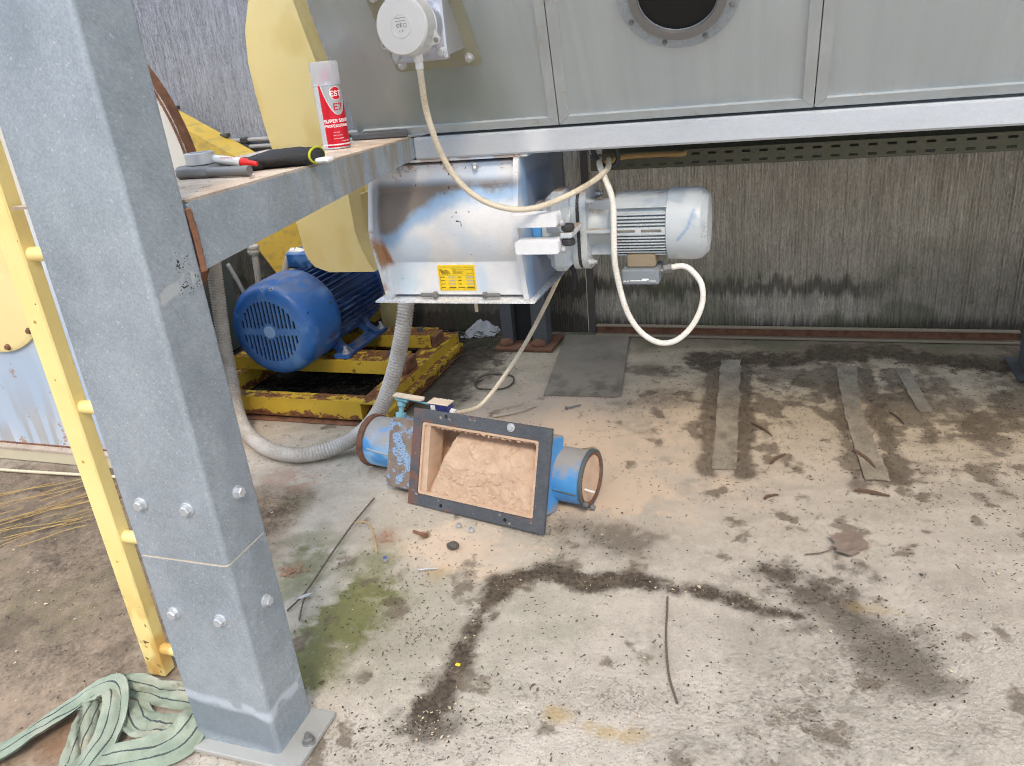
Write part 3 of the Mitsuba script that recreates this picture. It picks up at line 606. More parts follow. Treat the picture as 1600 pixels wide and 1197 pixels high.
# stub column with two uprights behind the valve
sc = thing('stub_column', 'dark grey double steel column on a rusty foot plate under the valve', 'steel column')
part(sc, 'foot_plate', box(-1.235, -.955, 3.19, 3.39, 0, .014, .002), 'mat_rust', False)
for x0, x1 in ((-1.212, -1.158), (-1.062, -.992)):
    part(sc, 'upright', cat([box(x0, x1, 3.25, 3.258, .014, 1.03), box(x0, x0 + .008, 3.2585, 3.33, .014, 1.03), box(x1 - .008, x1, 3.2585, 3.33, .014, 1.03)]), 'mat_column_grey', False)
    part(sc, 'rust_heap', rough(trimesh.creation.icosphere(3, 1.0).apply_transform(np.diag([.034, .03, .022, 1])).apply_translation([(x0 + x1) / 2 - .005, 3.238, .022]), .006, 60), 'mat_rust')
part(sc, 'back_plate', box(-1.157, -1.063, 3.30, 3.306, .014, 1.03), 'mat_black', False)

# ================================================================== HOPPER
hp = thing('dust_hopper', 'grey sheet metal filter hopper made of framed panels above the beam', 'hopper')
HO, HU, HV, HN = A([0, 1.91, 1.0862]), A([1., 0, 0]), A([0, -.5795, .8150]), A([0, -.8150, -.5795])
def hpl(poly, d0, d1): return extr(poly, d1 - d0, HO + HN * d0, HU, HV, HN)
VT = 1.30
seamL, seamR = (-.513, -.375), (.0655, .0755)   # x at v = 0 and at v = VT
sl_ = lambda s, v: s[0] + (s[1] - s[0]) * v / VT
edges = [(-1.068, -.90), seamL, seamR, (.72, .70), (1.35, 1.33), (2.0, 1.98)]
for e0, e1 in zip(edges[:-1], edges[1:]):
    g = .0012; wv = .0225; w0 = .0235
    a0, a1, b0, b1 = e0[0] + g, e0[1] + g, e1[0] - g, e1[1] - g
    la = lambda v, a0=a0, a1=a1: a0 + (a1 - a0) * v / VT
    lb = lambda v, b0=b0, b1=b1: b0 + (b1 - b0) * v / VT
    q = .0005
    sheet = Polygon([(a0 + .004, .004), (b0 - .004, .004), (b1 - .004, VT - .004), (a1 + .004, VT - .004)])
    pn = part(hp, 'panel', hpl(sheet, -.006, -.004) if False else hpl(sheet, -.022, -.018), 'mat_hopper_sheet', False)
    part(pn, 'bottom_rim', hpl(Polygon([(a0 + q, 0), (b0 - q, 0), (lb(wv) - w0 - q, wv), (la(wv) + w0 + q, wv)]), -.018, -.011), 'mat_hopper_rim', False)
    part(pn, 'top_rim', hpl(Polygon([(la(VT - wv) + w0, VT - wv), (lb(VT - wv) - w0, VT - wv), (b1, VT), (a1, VT)]), -.018, -.011), 'mat_hopper_rim', False)
    if e0[0] > -1: part(pn, 'side_rim', hpl(Polygon([(a0, .0006), (la(wv) + w0, wv + .0006), (la(VT - wv) + w0, VT - wv), (a1, VT)]), -.018, -.011), 'mat_hopper_rim', False)
    part(pn, 'side_rim', hpl(Polygon([(b0, .0006), (b1, VT), (lb(VT - wv) - w0, VT - wv), (lb(wv) - w0, wv + .0006)]), -.018, -.011), 'mat_hopper_rim', False)
top = HO + HV * VT
endp = Polygon([(1.93, 1.09), (top[1] + .02, top[2]), (3.0, top[2]), (2.6, 1.09)])
eV = A([(-.90 + 1.068) / (top[2] - 1.086), 0, 1.0])
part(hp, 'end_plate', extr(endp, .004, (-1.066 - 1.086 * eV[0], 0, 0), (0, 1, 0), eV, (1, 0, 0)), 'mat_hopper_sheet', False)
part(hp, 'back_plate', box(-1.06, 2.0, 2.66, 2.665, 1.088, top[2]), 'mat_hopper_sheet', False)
part(hp, 'floor_plate', box(-1.05, 2.0, 2.03, 2.655, 1.088, 1.092), 'mat_column_grey', False)
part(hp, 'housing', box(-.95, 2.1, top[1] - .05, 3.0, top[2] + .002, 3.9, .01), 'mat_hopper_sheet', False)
part(hp, 'shadow_strip', box(-1.072, -.912, 1.895, 1.907, 1.0895, 1.106, .003), 'mat_column_grey', False)  # dark strip added to stand in for the shadow gap below the hopper
# porthole
pc = (-.207, .303)
ring = Point(*pc).buffer(.1225, quad_segs=24).difference(Point(*pc).buffer(.079, quad_segs=24))
bez = Point(*pc).buffer(.097, quad_segs=24).difference(Point(*pc).buffer(.080, quad_segs=24))
ph = part(hp, 'porthole', hpl(ring, -.0178, -.010), 'mat_galvanised', 30, label='round galvanised ring of the inspection window')
part(ph, 'bezel', hpl(bez, -.0098, -.001), 'mat_grey_steel', 30)
pa = np.linspace(0, 2 * np.pi, 64, endpoint=False)
pvv = np.vstack([[HO + HU * pc[0] + HV * pc[1] - HN * .012], [HO + HU * (pc[0] + .0795 * math.cos(a)) + HV * (pc[1] + .0795 * math.sin(a)) - HN * .012 for a in pa]])
part(ph, 'pane', (pvv, A([[0, 1 + k, 1 + (k + 1) % 64] for k in range(64)])), 'mat_dark_glass', False)
part(ph, 'dark_inside', hpl(Point(*pc).buffer(.0785, quad_segs=24), -.0177, -.0170), 'mat_black', 30)
for k in range(8):
    a = math.radians(-108 + 45 * k); q = HO + HU * (pc[0] + .110 * math.cos(a)) + HV * (pc[1] + .110 * math.sin(a)) + HN * -.010
    part(ph, 'bolt', bolt(q, HN, .0042, .004, True), 'mat_grey_steel', 20)

# paddle level switch
ls = thing('level_switch', 'round cast aluminium level switch head on a bolted plate on the hopper', 'level switch')
pv0, pu0, ps = .185, -.873, .214
bpz = rrect(ps, ps, .010, pu0 + ps / 2, pv0 + ps / 2)
part(ls, 'mounting_plate', hpl(bpz, -.0178, -.0135), 'mat_gasket', 30, label='olive square mounting plate')
for u, v in ((.020, .020), (ps - .024, .022), (.020, ps - .022), (ps - .022, ps - .022)):
    part(ls, 'plate_bolt', bolt(HO + HU * (pu0 + u) + HV * (pv0 + v) + HN * -.0135, HN, .0085, .008), 'mat_zinc', 20)
# wedge from the sloping plate to the upright head
wq = []
for u in (-.818, -.686):
    for v in (.232, .372): wq.append(HO + HU * u + HV * v + HN * -.0136)
for x in (-.80, -.682):
    for z in (1.270, 1.392): wq.append(A([x, 1.672, z]))
part(ls, 'wedge', trimesh.Trimesh(wq).convex_hull, 'mat_alu_bright', 15)
part(ls, 'square_base', box(-.803, -.676, 1.652, 1.672, 1.262, 1.400, .004), 'mat_alu_bright', False)
part(ls, 'round_body', lathe([(.060, 0), (.060, .03), (.056, .034), (.056, .05)], (-.738, 1.652, 1.331), (0, -1, 0), 48), 'mat_alu_bright', 30)
cv = part(ls, 'cover', lathe([(.0575, 0), (.0585, .001), (.0565, .038), (.053, .0425), (.02, .0435), (.0, .0435)][:-1], (-.732, 1.606, 1.331), (0, -1, 0), 56), 'mat_alu', 30)
part(cv, 'raised_ring', lathe([(.0225, 0), (.0225, .0012), (.0205, .0012), (.0205, 0)][:4], (-.732, 1.5626, 1.331), (0, -1, 0), 40, True), 'mat_alu', 30)
def front_text(t, h, cx, y, cz):
    m = meshkit.text_mesh(t, h, .0008, True); v = m.vertices; w = v[:, 0].max()
    m.vertices = np.stack([cx + v[:, 0] - w / 2, y - v[:, 2], cz + v[:, 1]], 1); return m
part(cv, 'cast_mark', cat([box(-.7435, -.7205, 1.5618, 1.5626, 1.3395, 1.3405), box(-.7435, -.7205, 1.5618, 1.5626, 1.3450, 1.3460), front_text('C', .007, -.7385, 1.5626, 1.3285), front_text('E', .007, -.7315, 1.5626, 1.3285),
                           lathe([(.0042, 0), (.0042, .0008), (.0032, .0008), (.0032, 0)], (-.7225, 1.5626, 1.331), (0, -1, 0), 6, True), front_text('L', .004, -.735, 1.5626, 1.3195), front_text('V', .004, -.729, 1.5626, 1.3195)]), 'mat_grey_steel', 20)
for a in (-28, 208):
    c0 = A([-.732 + .066 * math.cos(math.radians(a)), 1.598, 1.331 + .066 * math.sin(math.radians(a))])
    inn = A([-.732 + .05 * math.cos(math.radians(a)), 1.598, 1.331 + .05 * math.sin(math.radians(a))])
    lug = [c0 + A([.008 * math.cos(t), dy, .008 * math.sin(t)]) for t in np.arange(0, 6.3, .5) for dy in (0, .008)] + [inn + A([.02 * math.sin(math.radians(a)) * s, dy, -.02 * math.cos(math.radians(a)) * s]) for s in (-1, 1) for dy in (0, .008)]
    part(cv, 'lug', trimesh.Trimesh(lug).convex_hull, 'mat_alu', 25); part(cv, 'screw', cyl(c0, c0 + A([0, -.004, 0]), .0048, 14, .0008), 'mat_grey_steel', 25)
for x, z in ((-.688, 1.276), (-.791, 1.276), (-.688, 1.388), (-.791, 1.388)): part(ls, 'base_bolt', bolt((x, 1.652, z), (0, -1, 0), .0085, .008), 'mat_zinc', 20)
part(ls, 'cable_gland', cat([cyl((-.729, 1.622, 1.281), (-.729, 1.622, 1.262), .0105, 8, .001), cyl((-.729, 1.622, 1.262), (-.729, 1.622, 1.247), .0085, 16, .0015)]), 'mat_white_plastic', 25)

# ================================================================== ROTARY VALVE
rv = thing('rotary_valve', 'white and blue worn rotary valve with yellow rating plate under the beam', 'rotary valve')
AY, AZ, RR = 2.05, .856, .160
th = np.linspace(0, 2 * np.pi, 64, endpoint=False)
body = Point(AY, AZ).buffer(RR, quad_segs=20).union(Polygon([(1.928, .66), (1.928, .76), (1.918, .96), (1.94, 1.012), (2.16, 1.012), (2.18, .96), (2.17, .76), (2.17, .66)]))
m = extr(body, .396, (-1.034, 0, 0), (0, 1, 0), (0, 0, 1), (1, 0, 0))
part(rv, 'body', m, 'mat_valve_paint', 25)
fp = Polygon([(1.905, .651), (1.862, .83), (1.862, .86), (1.915, 1.022), (2.185, 1.022), (2.238, .86), (2.238, .83), (2.195, .651)])
for x in (-1.048, -.637): part(rv, 'end_flange', extr(fp, .014, (x, 0, 0), (0, 1, 0), (0, 0, 1), (1, 0, 0)), 'mat_valve_paint', False)
part(rv, 'top_flange', box(-1.07, -.60, 1.917, 2.18, 1.0225, 1.0292, .001), 'mat_valve_paint', False)
part(rv, 'bottom_flange', extr(Polygon([(-1.079, 1.893), (-.606, 1.893), (-.600, 2.21), (-1.079, 2.21)]), .0055, (0, 0, .645)), 'mat_valve_paint', False)
part(rv, 'pin', cyl((-.8, 1.96, .646), (-.8, 1.96, .60), .005, 10), 'mat_pale_tube')
def lying_bolt(x, s):
    return cat([bolt((x, 1.906, .6645), (-s, 0, 0), .0105, .009, False), cyl((x, 1.906, .6645), (x + s * .040, 1.906, .6645), .0062, 12, .001)])
for x, s in ((-.899, -1), (-.745, 1)): part(rv, 'bolt', lying_bolt(x, s), 'mat_grey_steel', 25)
part(rv, 'neck_bolt', bolt((-.745, 1.925, 1.008), (0, -.4, -1), .007, .01), 'mat_zinc', 20)
part(rv, 'neck_bolt', bolt((-.96, 1.925, 1.008), (0, -.4, -1), .007, .01), 'mat_zinc', 20)
part(rv, 'bearing', cat([cyl((-.623, AY, AZ - .04), (-.595, AY, AZ - .04), .075, 32, .004), cyl((-.595, AY, AZ - .04), (-.56, AY, AZ - .04), .035, 24, .003)]), 'mat_blue_pipe')
for z0, z1 in ((.866, .897), (.799, .832)):
    ar = part(rv, 'torque_arm', extr(rrect(.112, z1 - z0, .007, -.562, (z0 + z1) / 2, 4), .045, (0, 1.812, 0), (1, 0, 0), (0, 0, 1), (0, 1, 0)), 'mat_valve_paint', 30, label='white projecting arm holding the gearbox')
    part(ar, 'clip', cyl((-.505, 1.835, z0 + .006), (-.493, 1.835, z0 + .006), .009, 10, .002), 'mat_zinc')
for z in (.858, .822): part(rv, 'rubber_pad', cyl((-.488, 1.845, z - .008), (-.488, 1.845, z + .008), .0165, 20, .003), 'mat_rubber')
# rating plate
LX0, LX1, LZ0, LZ1, LY = -.888, -.779, .672, .744, 1.9265
lp = part(rv, 'rating_plate', box(LX0, LX1, LY - .0016, LY + .0012, LZ0, LZ1), 'mat_label_yellow', False, label='yellow rating plate')
LW, LH = LX1 - LX0, LZ1 - LZ0
def lb(u0, u1, v0, v1, d=.0022): return box(LX0 + u0 * LW, LX0 + u1 * LW, LY - d, LY - .0012, LZ0 + v0 * LH, LZ0 + v1 * LH)
part(lp, 'border_line', cat([lb(.04, .96, .90, .908), lb(.04, .96, .06, .068), lb(.04, .048, .068, .90), lb(.952, .96, .068, .90), lb(.048, .952, .60, .606)]), 'mat_print_dark', False)
def quad(pts): return extr(Polygon(pts), .001, (LX0, LY - .0012, LZ0), (LW, 0, 0), (0, 0, LH), (0, -1, 0))
part(lp, 'logo', cat([quad([(.06, .84), (.11, .84), (.14, .64), (.11, .64)]), quad([(.13, .80), (.16, .80), (.19, .64), (.16, .64)]), quad([(.19, .64), (.215, .64), (.215, .82), (.19, .82)]), quad([(.2155, .82), (.26, .80), (.27, .64), (.24, .64), (.235, .77), (.2155, .79)]),
                      quad([(.27, .78), (.30, .76), (.335, .64), (.31, .64)])]), 'mat_print_dark', False)
tx = front_text('Tva', .0052, LX0 + .44 * LW, LY - .0012, LZ0 + .80 * LH)
lines = [lb(.53, .94, .815, .828), lb(.40, .70, .755, .77), lb(.40, .66, .71, .724), lb(.40, .68, .665, .68), lb(.78, .94, .655, .672)]
for v in (.52, .385, .25, .11): lines += [lb(.06, .06 + .11, v, v + .03), lb(.52, .62 + .08 * (v < .2), v, v + .03)]
part(lp, 'small_print', cat([tx] + lines), 'mat_print_dark', False)
part(lp, 'value_field', cat([lb(.27, .46, v, v + .055) for v in (.51, .375, .24)] + [lb(.76, .95, v, v + .055) for v in (.51, .375, .24)]), 'mat_silver_field', False)
part(lp, 'dark_field', cat([lb(.27, .46, .10, .15), lb(.76, .95, .10, .15)]), 'mat_print_dark', False)

# ================================================================== GEARMOTOR
gm = thing('geared_motor', 'small grey geared motor with ribbed body hung on the valve', 'geared motor')
GY, GZ = 2.05, .817
part(gm, 'gearbox', lathe([(.070, 0), (.088, .006), (.098, .03), (.100, .085)], (-.596, GY, GZ), (1, 0, 0), 40), 'mat_gear_grey', 35)
gb = trimesh.Trimesh([p for q in (box(-.572, -.515, 1.948, 2.06, .715, .925, .016), box(-.566, -.52, 2.05, 2.13, .74, .90, .02)) for p in q.vertices]).convex_hull
part(gm, 'gear_case', gb, 'mat_gear_grey', 15)
part(gm, 'plug', cyl((-.534, 1.949, .800), (-.534, 1.943, .800), .0075, 14, .001), 'mat_zinc'); part(gm, 'plug_socket', cyl((-.534, 1.9435, .800), (-.534, 1.9425, .800), .003, 8), 'mat_black')
part(gm, 'lug', box(-.505, -.475, 1.828, 1.952, .833, .847, .003).apply_translation([0, 0, 0]), 'mat_gear_grey', False)
part(gm, 'lug_web', box(-.56, -.505, 1.90, 1.955, .832, .848, .003), 'mat_gear_grey', False)
flp = lambda x, t: extr(rrect(.158, .214, .045, GY, GZ - .001, 8), t, (x, 0, 0), (0, 1, 0), (0, 0, 1), (1, 0, 0))
part(gm, 'flange', flp(-.514, .016), 'mat_gear_grey', 30); part(gm, 'flange', flp(-.4895, .017), 'mat_gear_grey', 30)
part(gm, 'black_sealant', rough(extr(rrect(.162, .207, .045, GY, GZ - .001, 8), .0085, (-.498, 0, 0), (0, 1, 0), (0, 0, 1), (1, 0, 0)).subdivide(), .0015, 90), 'mat_rubber', label='black sealant squeezed between the flanges')
for dy, dz in ((-.058, .075), (-.058, -.085), (.055, .075), (.055, -.085)): part(gm, 'bolt', cat([bolt((-.4725, GY + dy, GZ + dz), (1, 0, 0), .0085, .010), cyl((-.465, GY + dy, GZ + dz), (-.452, GY + dy, GZ + dz), .005, 10)]), 'mat_zinc', 20)
part(gm, 'adapter', lathe([(.058, 0), (.050, .02), (.050, .05), (.078, .064), (.080, .072)], (-.473, GY, GZ), (1, 0, 0), 36), 'mat_gear_grey', 30)
for a in (20, 90, 160, 270): part(gm, 'adapter_rib', box(-.473, -.408, -.004, .004, .045, .078).apply_transform(trimesh.transformations.rotation_matrix(math.radians(a), [1, 0, 0])).apply_translation([0, GY, GZ]), 'mat_gear_grey', False)
mb = part(gm, 'motor_body', cyl((-.402, GY, GZ), (-.266, GY, GZ), .073, 36, .003), 'mat_gear_grey')
for dz in np.arange(-.066, .0501, .0083):
    if -.006 < dz < .008: continue
    hw = math.sqrt(.090**2 - dz**2)
    part(mb, 'fin', box(-.400, -.268, GY - hw, GY + hw, GZ + dz - .0016, GZ + dz + .0016), 'mat_gear_grey', False)
part(mb, 'top_pad', trimesh.Trimesh([p for x in (-.400, -.268) for p in [(x, GY + .087 * math.sin(a), GZ + .087 * math.cos(a)) for a in np.radians(np.arange(-50, 51, 10))] + [(x, GY - .05, GZ + .06), (x, GY + .05, GZ + .06)]]).convex_hull, 'mat_gear_grey', 25)
cb = Polygon([(-.400, -.007), (-.268, -.007), (-.268, .009), (-.400, .009)]).difference(Polygon([(-.392, -.003), (-.344, -.003), (-.344, .005), (-.392, .005)])).difference(Polygon([(-.328, -.003), (-.277, -.003), (-.277, .005), (-.328, .005)]))
part(mb, 'centre_bar', extr(cb, .03, (0, GY - .091, GZ), (1, 0, 0), (0, 0, 1), (0, 1, 0)), 'mat_gear_grey', False)
part(mb, 'dirt', box(-.392, -.276, GY - .078, GY - .072, GZ - .004, GZ + .006), 'mat_pvc_tan', False)
part(gm, 'fan_cover', lathe([(.088, 0), (.0925, .002), (.0925, .072), (.088, .086), (.074, .1015), (.068, .103), (.02, .103)], (-.268, GY, GZ), (1, 0, 0), 48), 'mat_gear_grey', 22, label='pale grey fan cover with a scuff')
tb = part(gm, 'terminal_box', box(-.384, -.286, 1.965, 2.06, .676, .716, .004), 'mat_terminal_grey', False)
part(tb, 'neck', box(-.372, -.298, 1.985, 2.07, .7165, .755, .004), 'mat_dust', False)
part(tb, 'paint_scratch', cat([box(-.362, -.318, 1.9642, 1.9652, .6865, .6885), box(-.330, -.312, 1.9642, 1.9652, .6885, .6925), box(-.378, -.364, 1.9642, 1.9652, .6855, .687), box(-.312, -.294, 1.9642, 1.9652, .686, .6872)]), 'mat_print_white', False)
part(gm, 'cable_gland', cat([cyl((-.286, 2.0, .705), (-.277, 2.0, .705), .008, 8), cyl((-.277, 2.0, .709), (-.257, 2.0, .713), .0125, 6, .001)]), 'mat_grey_steel', 20)

# ================================================================== CABLES
def cable(name, pts, r, mt, label, catg='cable', **kw): return single(name, tube(pts, r, 10, 8, **kw), mt, label, catg, 'cables around the valve and motor', smooth=True)
cable('cable', [(-.729, 1.622, 1.252), (-.733, 1.632, 1.22), (-.742, 1.655, 1.173), (-.743, 1.675, 1.124), (-.735, 1.698, 1.061), (-.709, 1.72, .996), (-.662, 1.74, .948), (-.599, 1.76, .922), (-.548, 1.80, .917), (-.499, 1.86, .927), (-.453, 1.91, .945), (-.424, 1.95, .962), (-.41, 1.98, .977), (-.42, 2.04, .99)],
      .0072, 'mat_cable_cream', 'cream cable sagging from the level switch across the valve')
cable('cable', [(-.45, 2.06, .99), (-.432, 1.99, .978), (-.409, 1.95, .945), (-.39, 1.92, .908), (-.387, 1.91, .857), (-.389, 1.91, .768), (-.386, 1.92, .715), (-.372, 1.93, .635), (-.351, 1.94, .579), (-.319, 1.95, .538), (-.279, 1.96, .517), (-.238, 1.97, .526), (-.201, 1.98, .564), (-.179, 1.99, .617), (-.181, 2.0, .666), (-.206, 2.0, .704), (-.23, 2.0, .7165), (-.258, 2.0, .713)],
      .0077, 'mat_cable_white', 'white cable hanging in a loop below the geared motor')
cable('cable', [(-.575, 2.2, .75), (-.581, 2.2, .706), (-.593, 2.2, .683), (-.627, 2.2, .618), (-.674, 2.2, .533), (-.74, 2.18, .42), (-.816, 2.15, .312), (-.868, 2.1, .250), (-.893, 2.06, .242), (-.918, 2.00, .257)],
      .0068, 'mat_cable_cream', 'cream cable running from the fallen pipe up behind the gearbox')
cable('cable', [(-.44, 2.08, .975), (-.452, 2.2, .962), (-.472, 2.4, .944), (-.474, 2.63, .92), (-.378, 2.668, .916), (-.311, 2.672, .913), (-.30, 2.70, .913)], .0085, 'mat_cable_tan', 'tan cable lying along the slotted tray')
cable('cable', [(-.70, 2.5, .62), (-.668, 2.5, .597), (-.651, 2.5, .568), (-.650, 2.5, .53), (-.655, 2.5, .50)], .009, 'mat_rubber', 'short dark bent cable end behind the valve')
tie = thing('cable_tie', 'dark tie strap holding the cables below the tray', 'strap')
put(tie, tube([(-.46, 2.03, 1.03), (-.452, 2.028, 1.0), (-.42, 2.02, .972), (-.395, 2.03, .985), (-.40, 2.035, 1.03)], .006, 8, 6), 'mat_rubber', True)

# slotted tray
tr = thing('slotted_cable_tray', 'perforated olive grey cable tray running below the beam', 'cable tray')
side = Polygon([(-.62, .868), (2.2, .868), (2.2, .9235), (-.62, .9235)])
for x in np.arange(-.60, 2.15, .0535):
    for z, o in ((.881, .0), (.909, .0)):
        side = side.difference(Polygon([(x + o, z - .004), (x + o + .026, z - .004), (x + o + .026, z + .004), (x + o, z + .004)]))
part(tr, 'side', extr(side, .0015, (0, 2.70, 0), (1, 0, 0), (0, 0, 1), (0, 1, 0)), 'mat_tray', False)
flo = Polygon([(-.62, 2.703), (2.2, 2.703), (2.2, 2.90), (-.62, 2.90)])
for x in np.arange(-.58, 2.15, .0535):
    for y in (2.73, 2.78, 2.83): flo = flo.difference(Polygon([(x, y), (x + .026, y), (x + .026, y + .01), (x, y + .01)]))
part(tr, 'bottom', extr(flo, .0015, (0, 0, .8685)), 'mat_tray', False)
sd2 = Polygon([(-.62, .8705), (2.2, .8705), (2.2, .9435), (-.62, .9435)])
for x in np.arange(-.59, 2.15, .0535): sd2 = sd2.difference(Polygon([(x, .932), (x + .026, .932), (x + .026, .939), (x, .939)]))
part(tr, 'side', extr(sd2, .0015, (0, 2.9005, 0), (1, 0, 0), (0, 0, 1), (0, 1, 0)), 'mat_tray', False)
for x in (-.3, .6, 1.5): part(tr, 'hanger', box(x, x + .02, 2.903, 2.915, .88, 1.088), 'mat_tray', False)

# ================================================================== FALLEN PIPE TEE WITH FLANGE
te = thing('fallen_pipe_tee', 'blue pipe tee full of tan powder, its rectangular flange tipped up on the floor', 'pipe fitting')
FB = A([-1.066, 1.864, .0]); FU = A([.974, -.2255, .022]); FU /= np.linalg.norm(FU); FW = A([.056, .351, .935]); FW -= FU * (FW @ FU); FW /= np.linalg.norm(FW); FN = np.cross(FU, FW)  # FN faces the camera
fw = lambda u, w, d: FB + FU * u + FW * w + FN * d
ou = Polygon([(0, 0), (.488, 0), (.488, .301), (0, .301)]).segmentize(.03)
ins = rrect(.415, .226, .006, .2415, .149)
fo = ou.difference(ins)
for u, w in ((.123, .288), (.127, .014), (.358, .016)): fo = fo.difference(Point(u, w).buffer(.006, quad_segs=4))
part(te, 'flange', extr(fo, .010, fw(0, 0, -.010), FU, FW, FN), 'mat_flange_iron', False, label='dark iron rectangular flange with bolt holes')
part(te, 'flange_bolt', cat([cyl(fw(.355, .287, 0), fw(.355, .287, .004), .013, 18, .001), bolt(fw(.355, .287, .004), FN, .008, .006, False)]), 'mat_zinc', 20)
wall = rrect(.423, .234, .008, .2415, .149).difference(rrect(.413, .224, .006, .2415, .149))
part(te, 'box', extr(wall, .13, fw(0, 0, -.1405), FU, FW, FN), 'mat_blue_pipe', 30)
part(te, 'coated_lining', extr(rrect(.4125, .2235, .006, .2415, .149).difference(rrect(.398, .209, .008, .2415, .149)), .136, fw(0, 0, -.138), FU, FW, FN), 'mat_powder', 30, label='powder-caked inside of the box')
part(te, 'box_back', extr(rrect(.423, .234, .008, .2415, .149), .004, fw(0, 0, -.145), FU, FW, FN), 'mat_blue_pipe', 30)
# powder bed in the box
gu, gw = np.meshgrid(np.linspace(.041, .442, 180), np.linspace(.044, .254, 100))
su, sw = (gu - .041) / .401, (gw - .044) / .21
sb_ = .10 + .16 * np.clip(sw, 0, 1)
dep = .012 + .045 * np.clip((sw - .45) / .55, 0, 1)**1.3 + .125 * np.clip((sb_ - su) / .13, 0, 1) * np.clip(.25 + sw * 1.3, 0, 1)
dep += .030 * np.clip((sw - .86) / .14, 0, 1) + .02 * np.clip((su - .9) / .1, 0, 1) * sw
P3 = np.stack([gu * 22, gw * 22, gu * 0], -1); f_ = meshkit.fbm(P3, 4, 3); f2 = meshkit.fbm(P3 * 3.1, 3, 9)
crk = np.abs(meshkit.fbm(P3 * np.array([.55, .9, 1]), 3, 21) - .5)
f3 = meshkit.fbm(P3 * 9.0, 2, 31)
dep += .011 * (f_ - .5) + .006 * (f2 - .5) + .004 * (f3 - .5) + .004 * np.clip(1 - crk / .02, 0, 1) * (sw > .15)
dep = np.minimum(dep, .134)
Vp = FB + gu[..., None] * FU + gw[..., None] * FW - dep[..., None] * FN
nw = gu.shape[1]; i, j = np.meshgrid(np.arange(gu.shape[0] - 1), np.arange(nw - 1), indexing='ij'); i, j = i.ravel(), j.ravel()
part(te, 'powder', (Vp.reshape(-1, 3), np.stack([i * nw + j, i * nw + j + 1, (i + 1) * nw + j + 1, (i + 1) * nw + j], 1)), 'mat_powder', True, label='caked tan powder filling the flange opening')
part(te, 'caked_strip', rough(extr(Polygon([(.0345, .042), (.064, .044), (.062, .255), (.0345, .256)]).segmentize(.012), .07, fw(0, 0, -.078), FU, FW, FN).subdivide(), .0012, 70), 'mat_powder', 30)
cr = []
for k in range(90):
    u = rng.uniform(.05, .44); q = fw(u, .2545 - rng.random() * .006, -.004 - rng.random() * .02)
    s = trimesh.creation.icosphere(1, rng.uniform(.002, .006)); s.vertices *= rng.uniform(.6, 1.4, 3); cr.append(s.apply_translation(q))
for k in range(50):
    u, w = rng.uniform(.05, .43), rng.uniform(.05, .14); ii, jj = int((w - .044) / .21 * 99), int((u - .041) / .401 * 179)
    s = trimesh.creation.icosphere(1, rng.uniform(.0015, .005)); s.vertices *= rng.uniform(.6, 1.4, 3); cr.append(s.apply_translation(Vp[ii, jj] + FN * .001))
part(te, 'powder_crumbs', cat(cr), 'mat_powder', False, kind='stuff')
# horizontal pipe behind the flange
PL, PR = A([-1.312, 2.100, .088]), A([-.488, 1.952, .088]); PD = (PR - PL) / np.linalg.norm(PR - PL); PLN = np.linalg.norm(PR - PL)
at = lambda s: PL + PD * s
part(te, 'pipe', cyl(at(.585), at(.745), .080, 48), 'mat_blue_pipe')
part(te, 'right_spout', lathe([(.098, .665), (.090, .69), (.083, .715), (.082, .80), (.0835, .83), (.0795, .83), (.078, .76), (.079, .715)], PL, PD, 56, True), 'mat_blue_pipe', 30)
part(te, 'spout_rim', lathe([(.083, .822), (.088, .824), (.0885, .833), (.084, .8355), (.0798, .833), (.0798, .822)], PL, PD, 56, True), 'mat_teal_dark', 30)
part(te, 'weld_seam', tube([at(.715) + A([0, -.0815, -.010]), at(.76) + A([0, -.0825, -.013]), at(.80) + A([0, -.083, -.016])], .0026, 6, 4), 'mat_teal_dark')
part(te, 'rust_ring', rough(lathe([(.0792, .829), (.0792, .8345), (.0725, .8335), (.072, .829)], PL, PD, 56, True).subdivide(), .0016, 90), 'mat_rust', True)
part(te, 'spout_clip', cyl(at(.833) + A([-.01, -.072, -.045]), at(.845) + A([-.01, -.074, -.045]), .007, 10, .001), 'mat_grey_steel')
part(te, 'spout_clip', cyl(at(.833) + A([0, -.03, -.08]), at(.846) + A([0, -.03, -.082]), .008, 10, .001), 'mat_grey_steel')
part(te, 'spout_pin', cyl(at(.812) + A([0.004, -.05, -.01]), at(.85) + A([.004, -.054, -.012]), .0035, 8), 'mat_white_plastic')
pm = lathe([(.0785, .70), (.0785, .785), (.0785, .829), (.04, .833), (.005, .834)], PL, PD, 48).subdivide()
part(te, 'powder_plug', rough(pm, .003, 55), 'mat_powder', True, label='tan powder plugging the right pipe end')
part(te, 'left_pipe', lathe([(.084, .036), (.084, .05), (.0845, .17)], PL, PD, 48), 'mat_blue_pipe')
part(te, 'pipe_seam', tube([at(.045) + A([0, -.0850, .014]), at(.09) + A([0, -.0858, .008]), at(.16) + A([0, -.0858, .004])], .003, 6, 4), 'mat_conduit')
part(te, 'rusty_rim', rough(lathe([(.076, .018), (.089, .018), (.0905, .024), (.0895, .040), (.084, .042), (.076, .036)], PL, PD, 56, True).subdivide(), .0018, 70), 'mat_rust', True, label='rusty rim of the left pipe end')
BX = A([PD[0], PD[1], 0]); BX /= np.linalg.norm(BX); BYv = A([-BX[1], BX[0], 0]); RB = np.stack([BX, BYv, [0, 0, 1]], 1)
hb = trimesh.Trimesh([fw(u, w, d) for u in (-.108, -.004) for w, d in ((.034, -.024), (.038, -.020), (.252, -.020), (.256, -.024), (.256, -.10), (.22, -.20), (.11, -.20), (.034, -.10))]).convex_hull
for _ in range(5): hb = hb.subdivide()
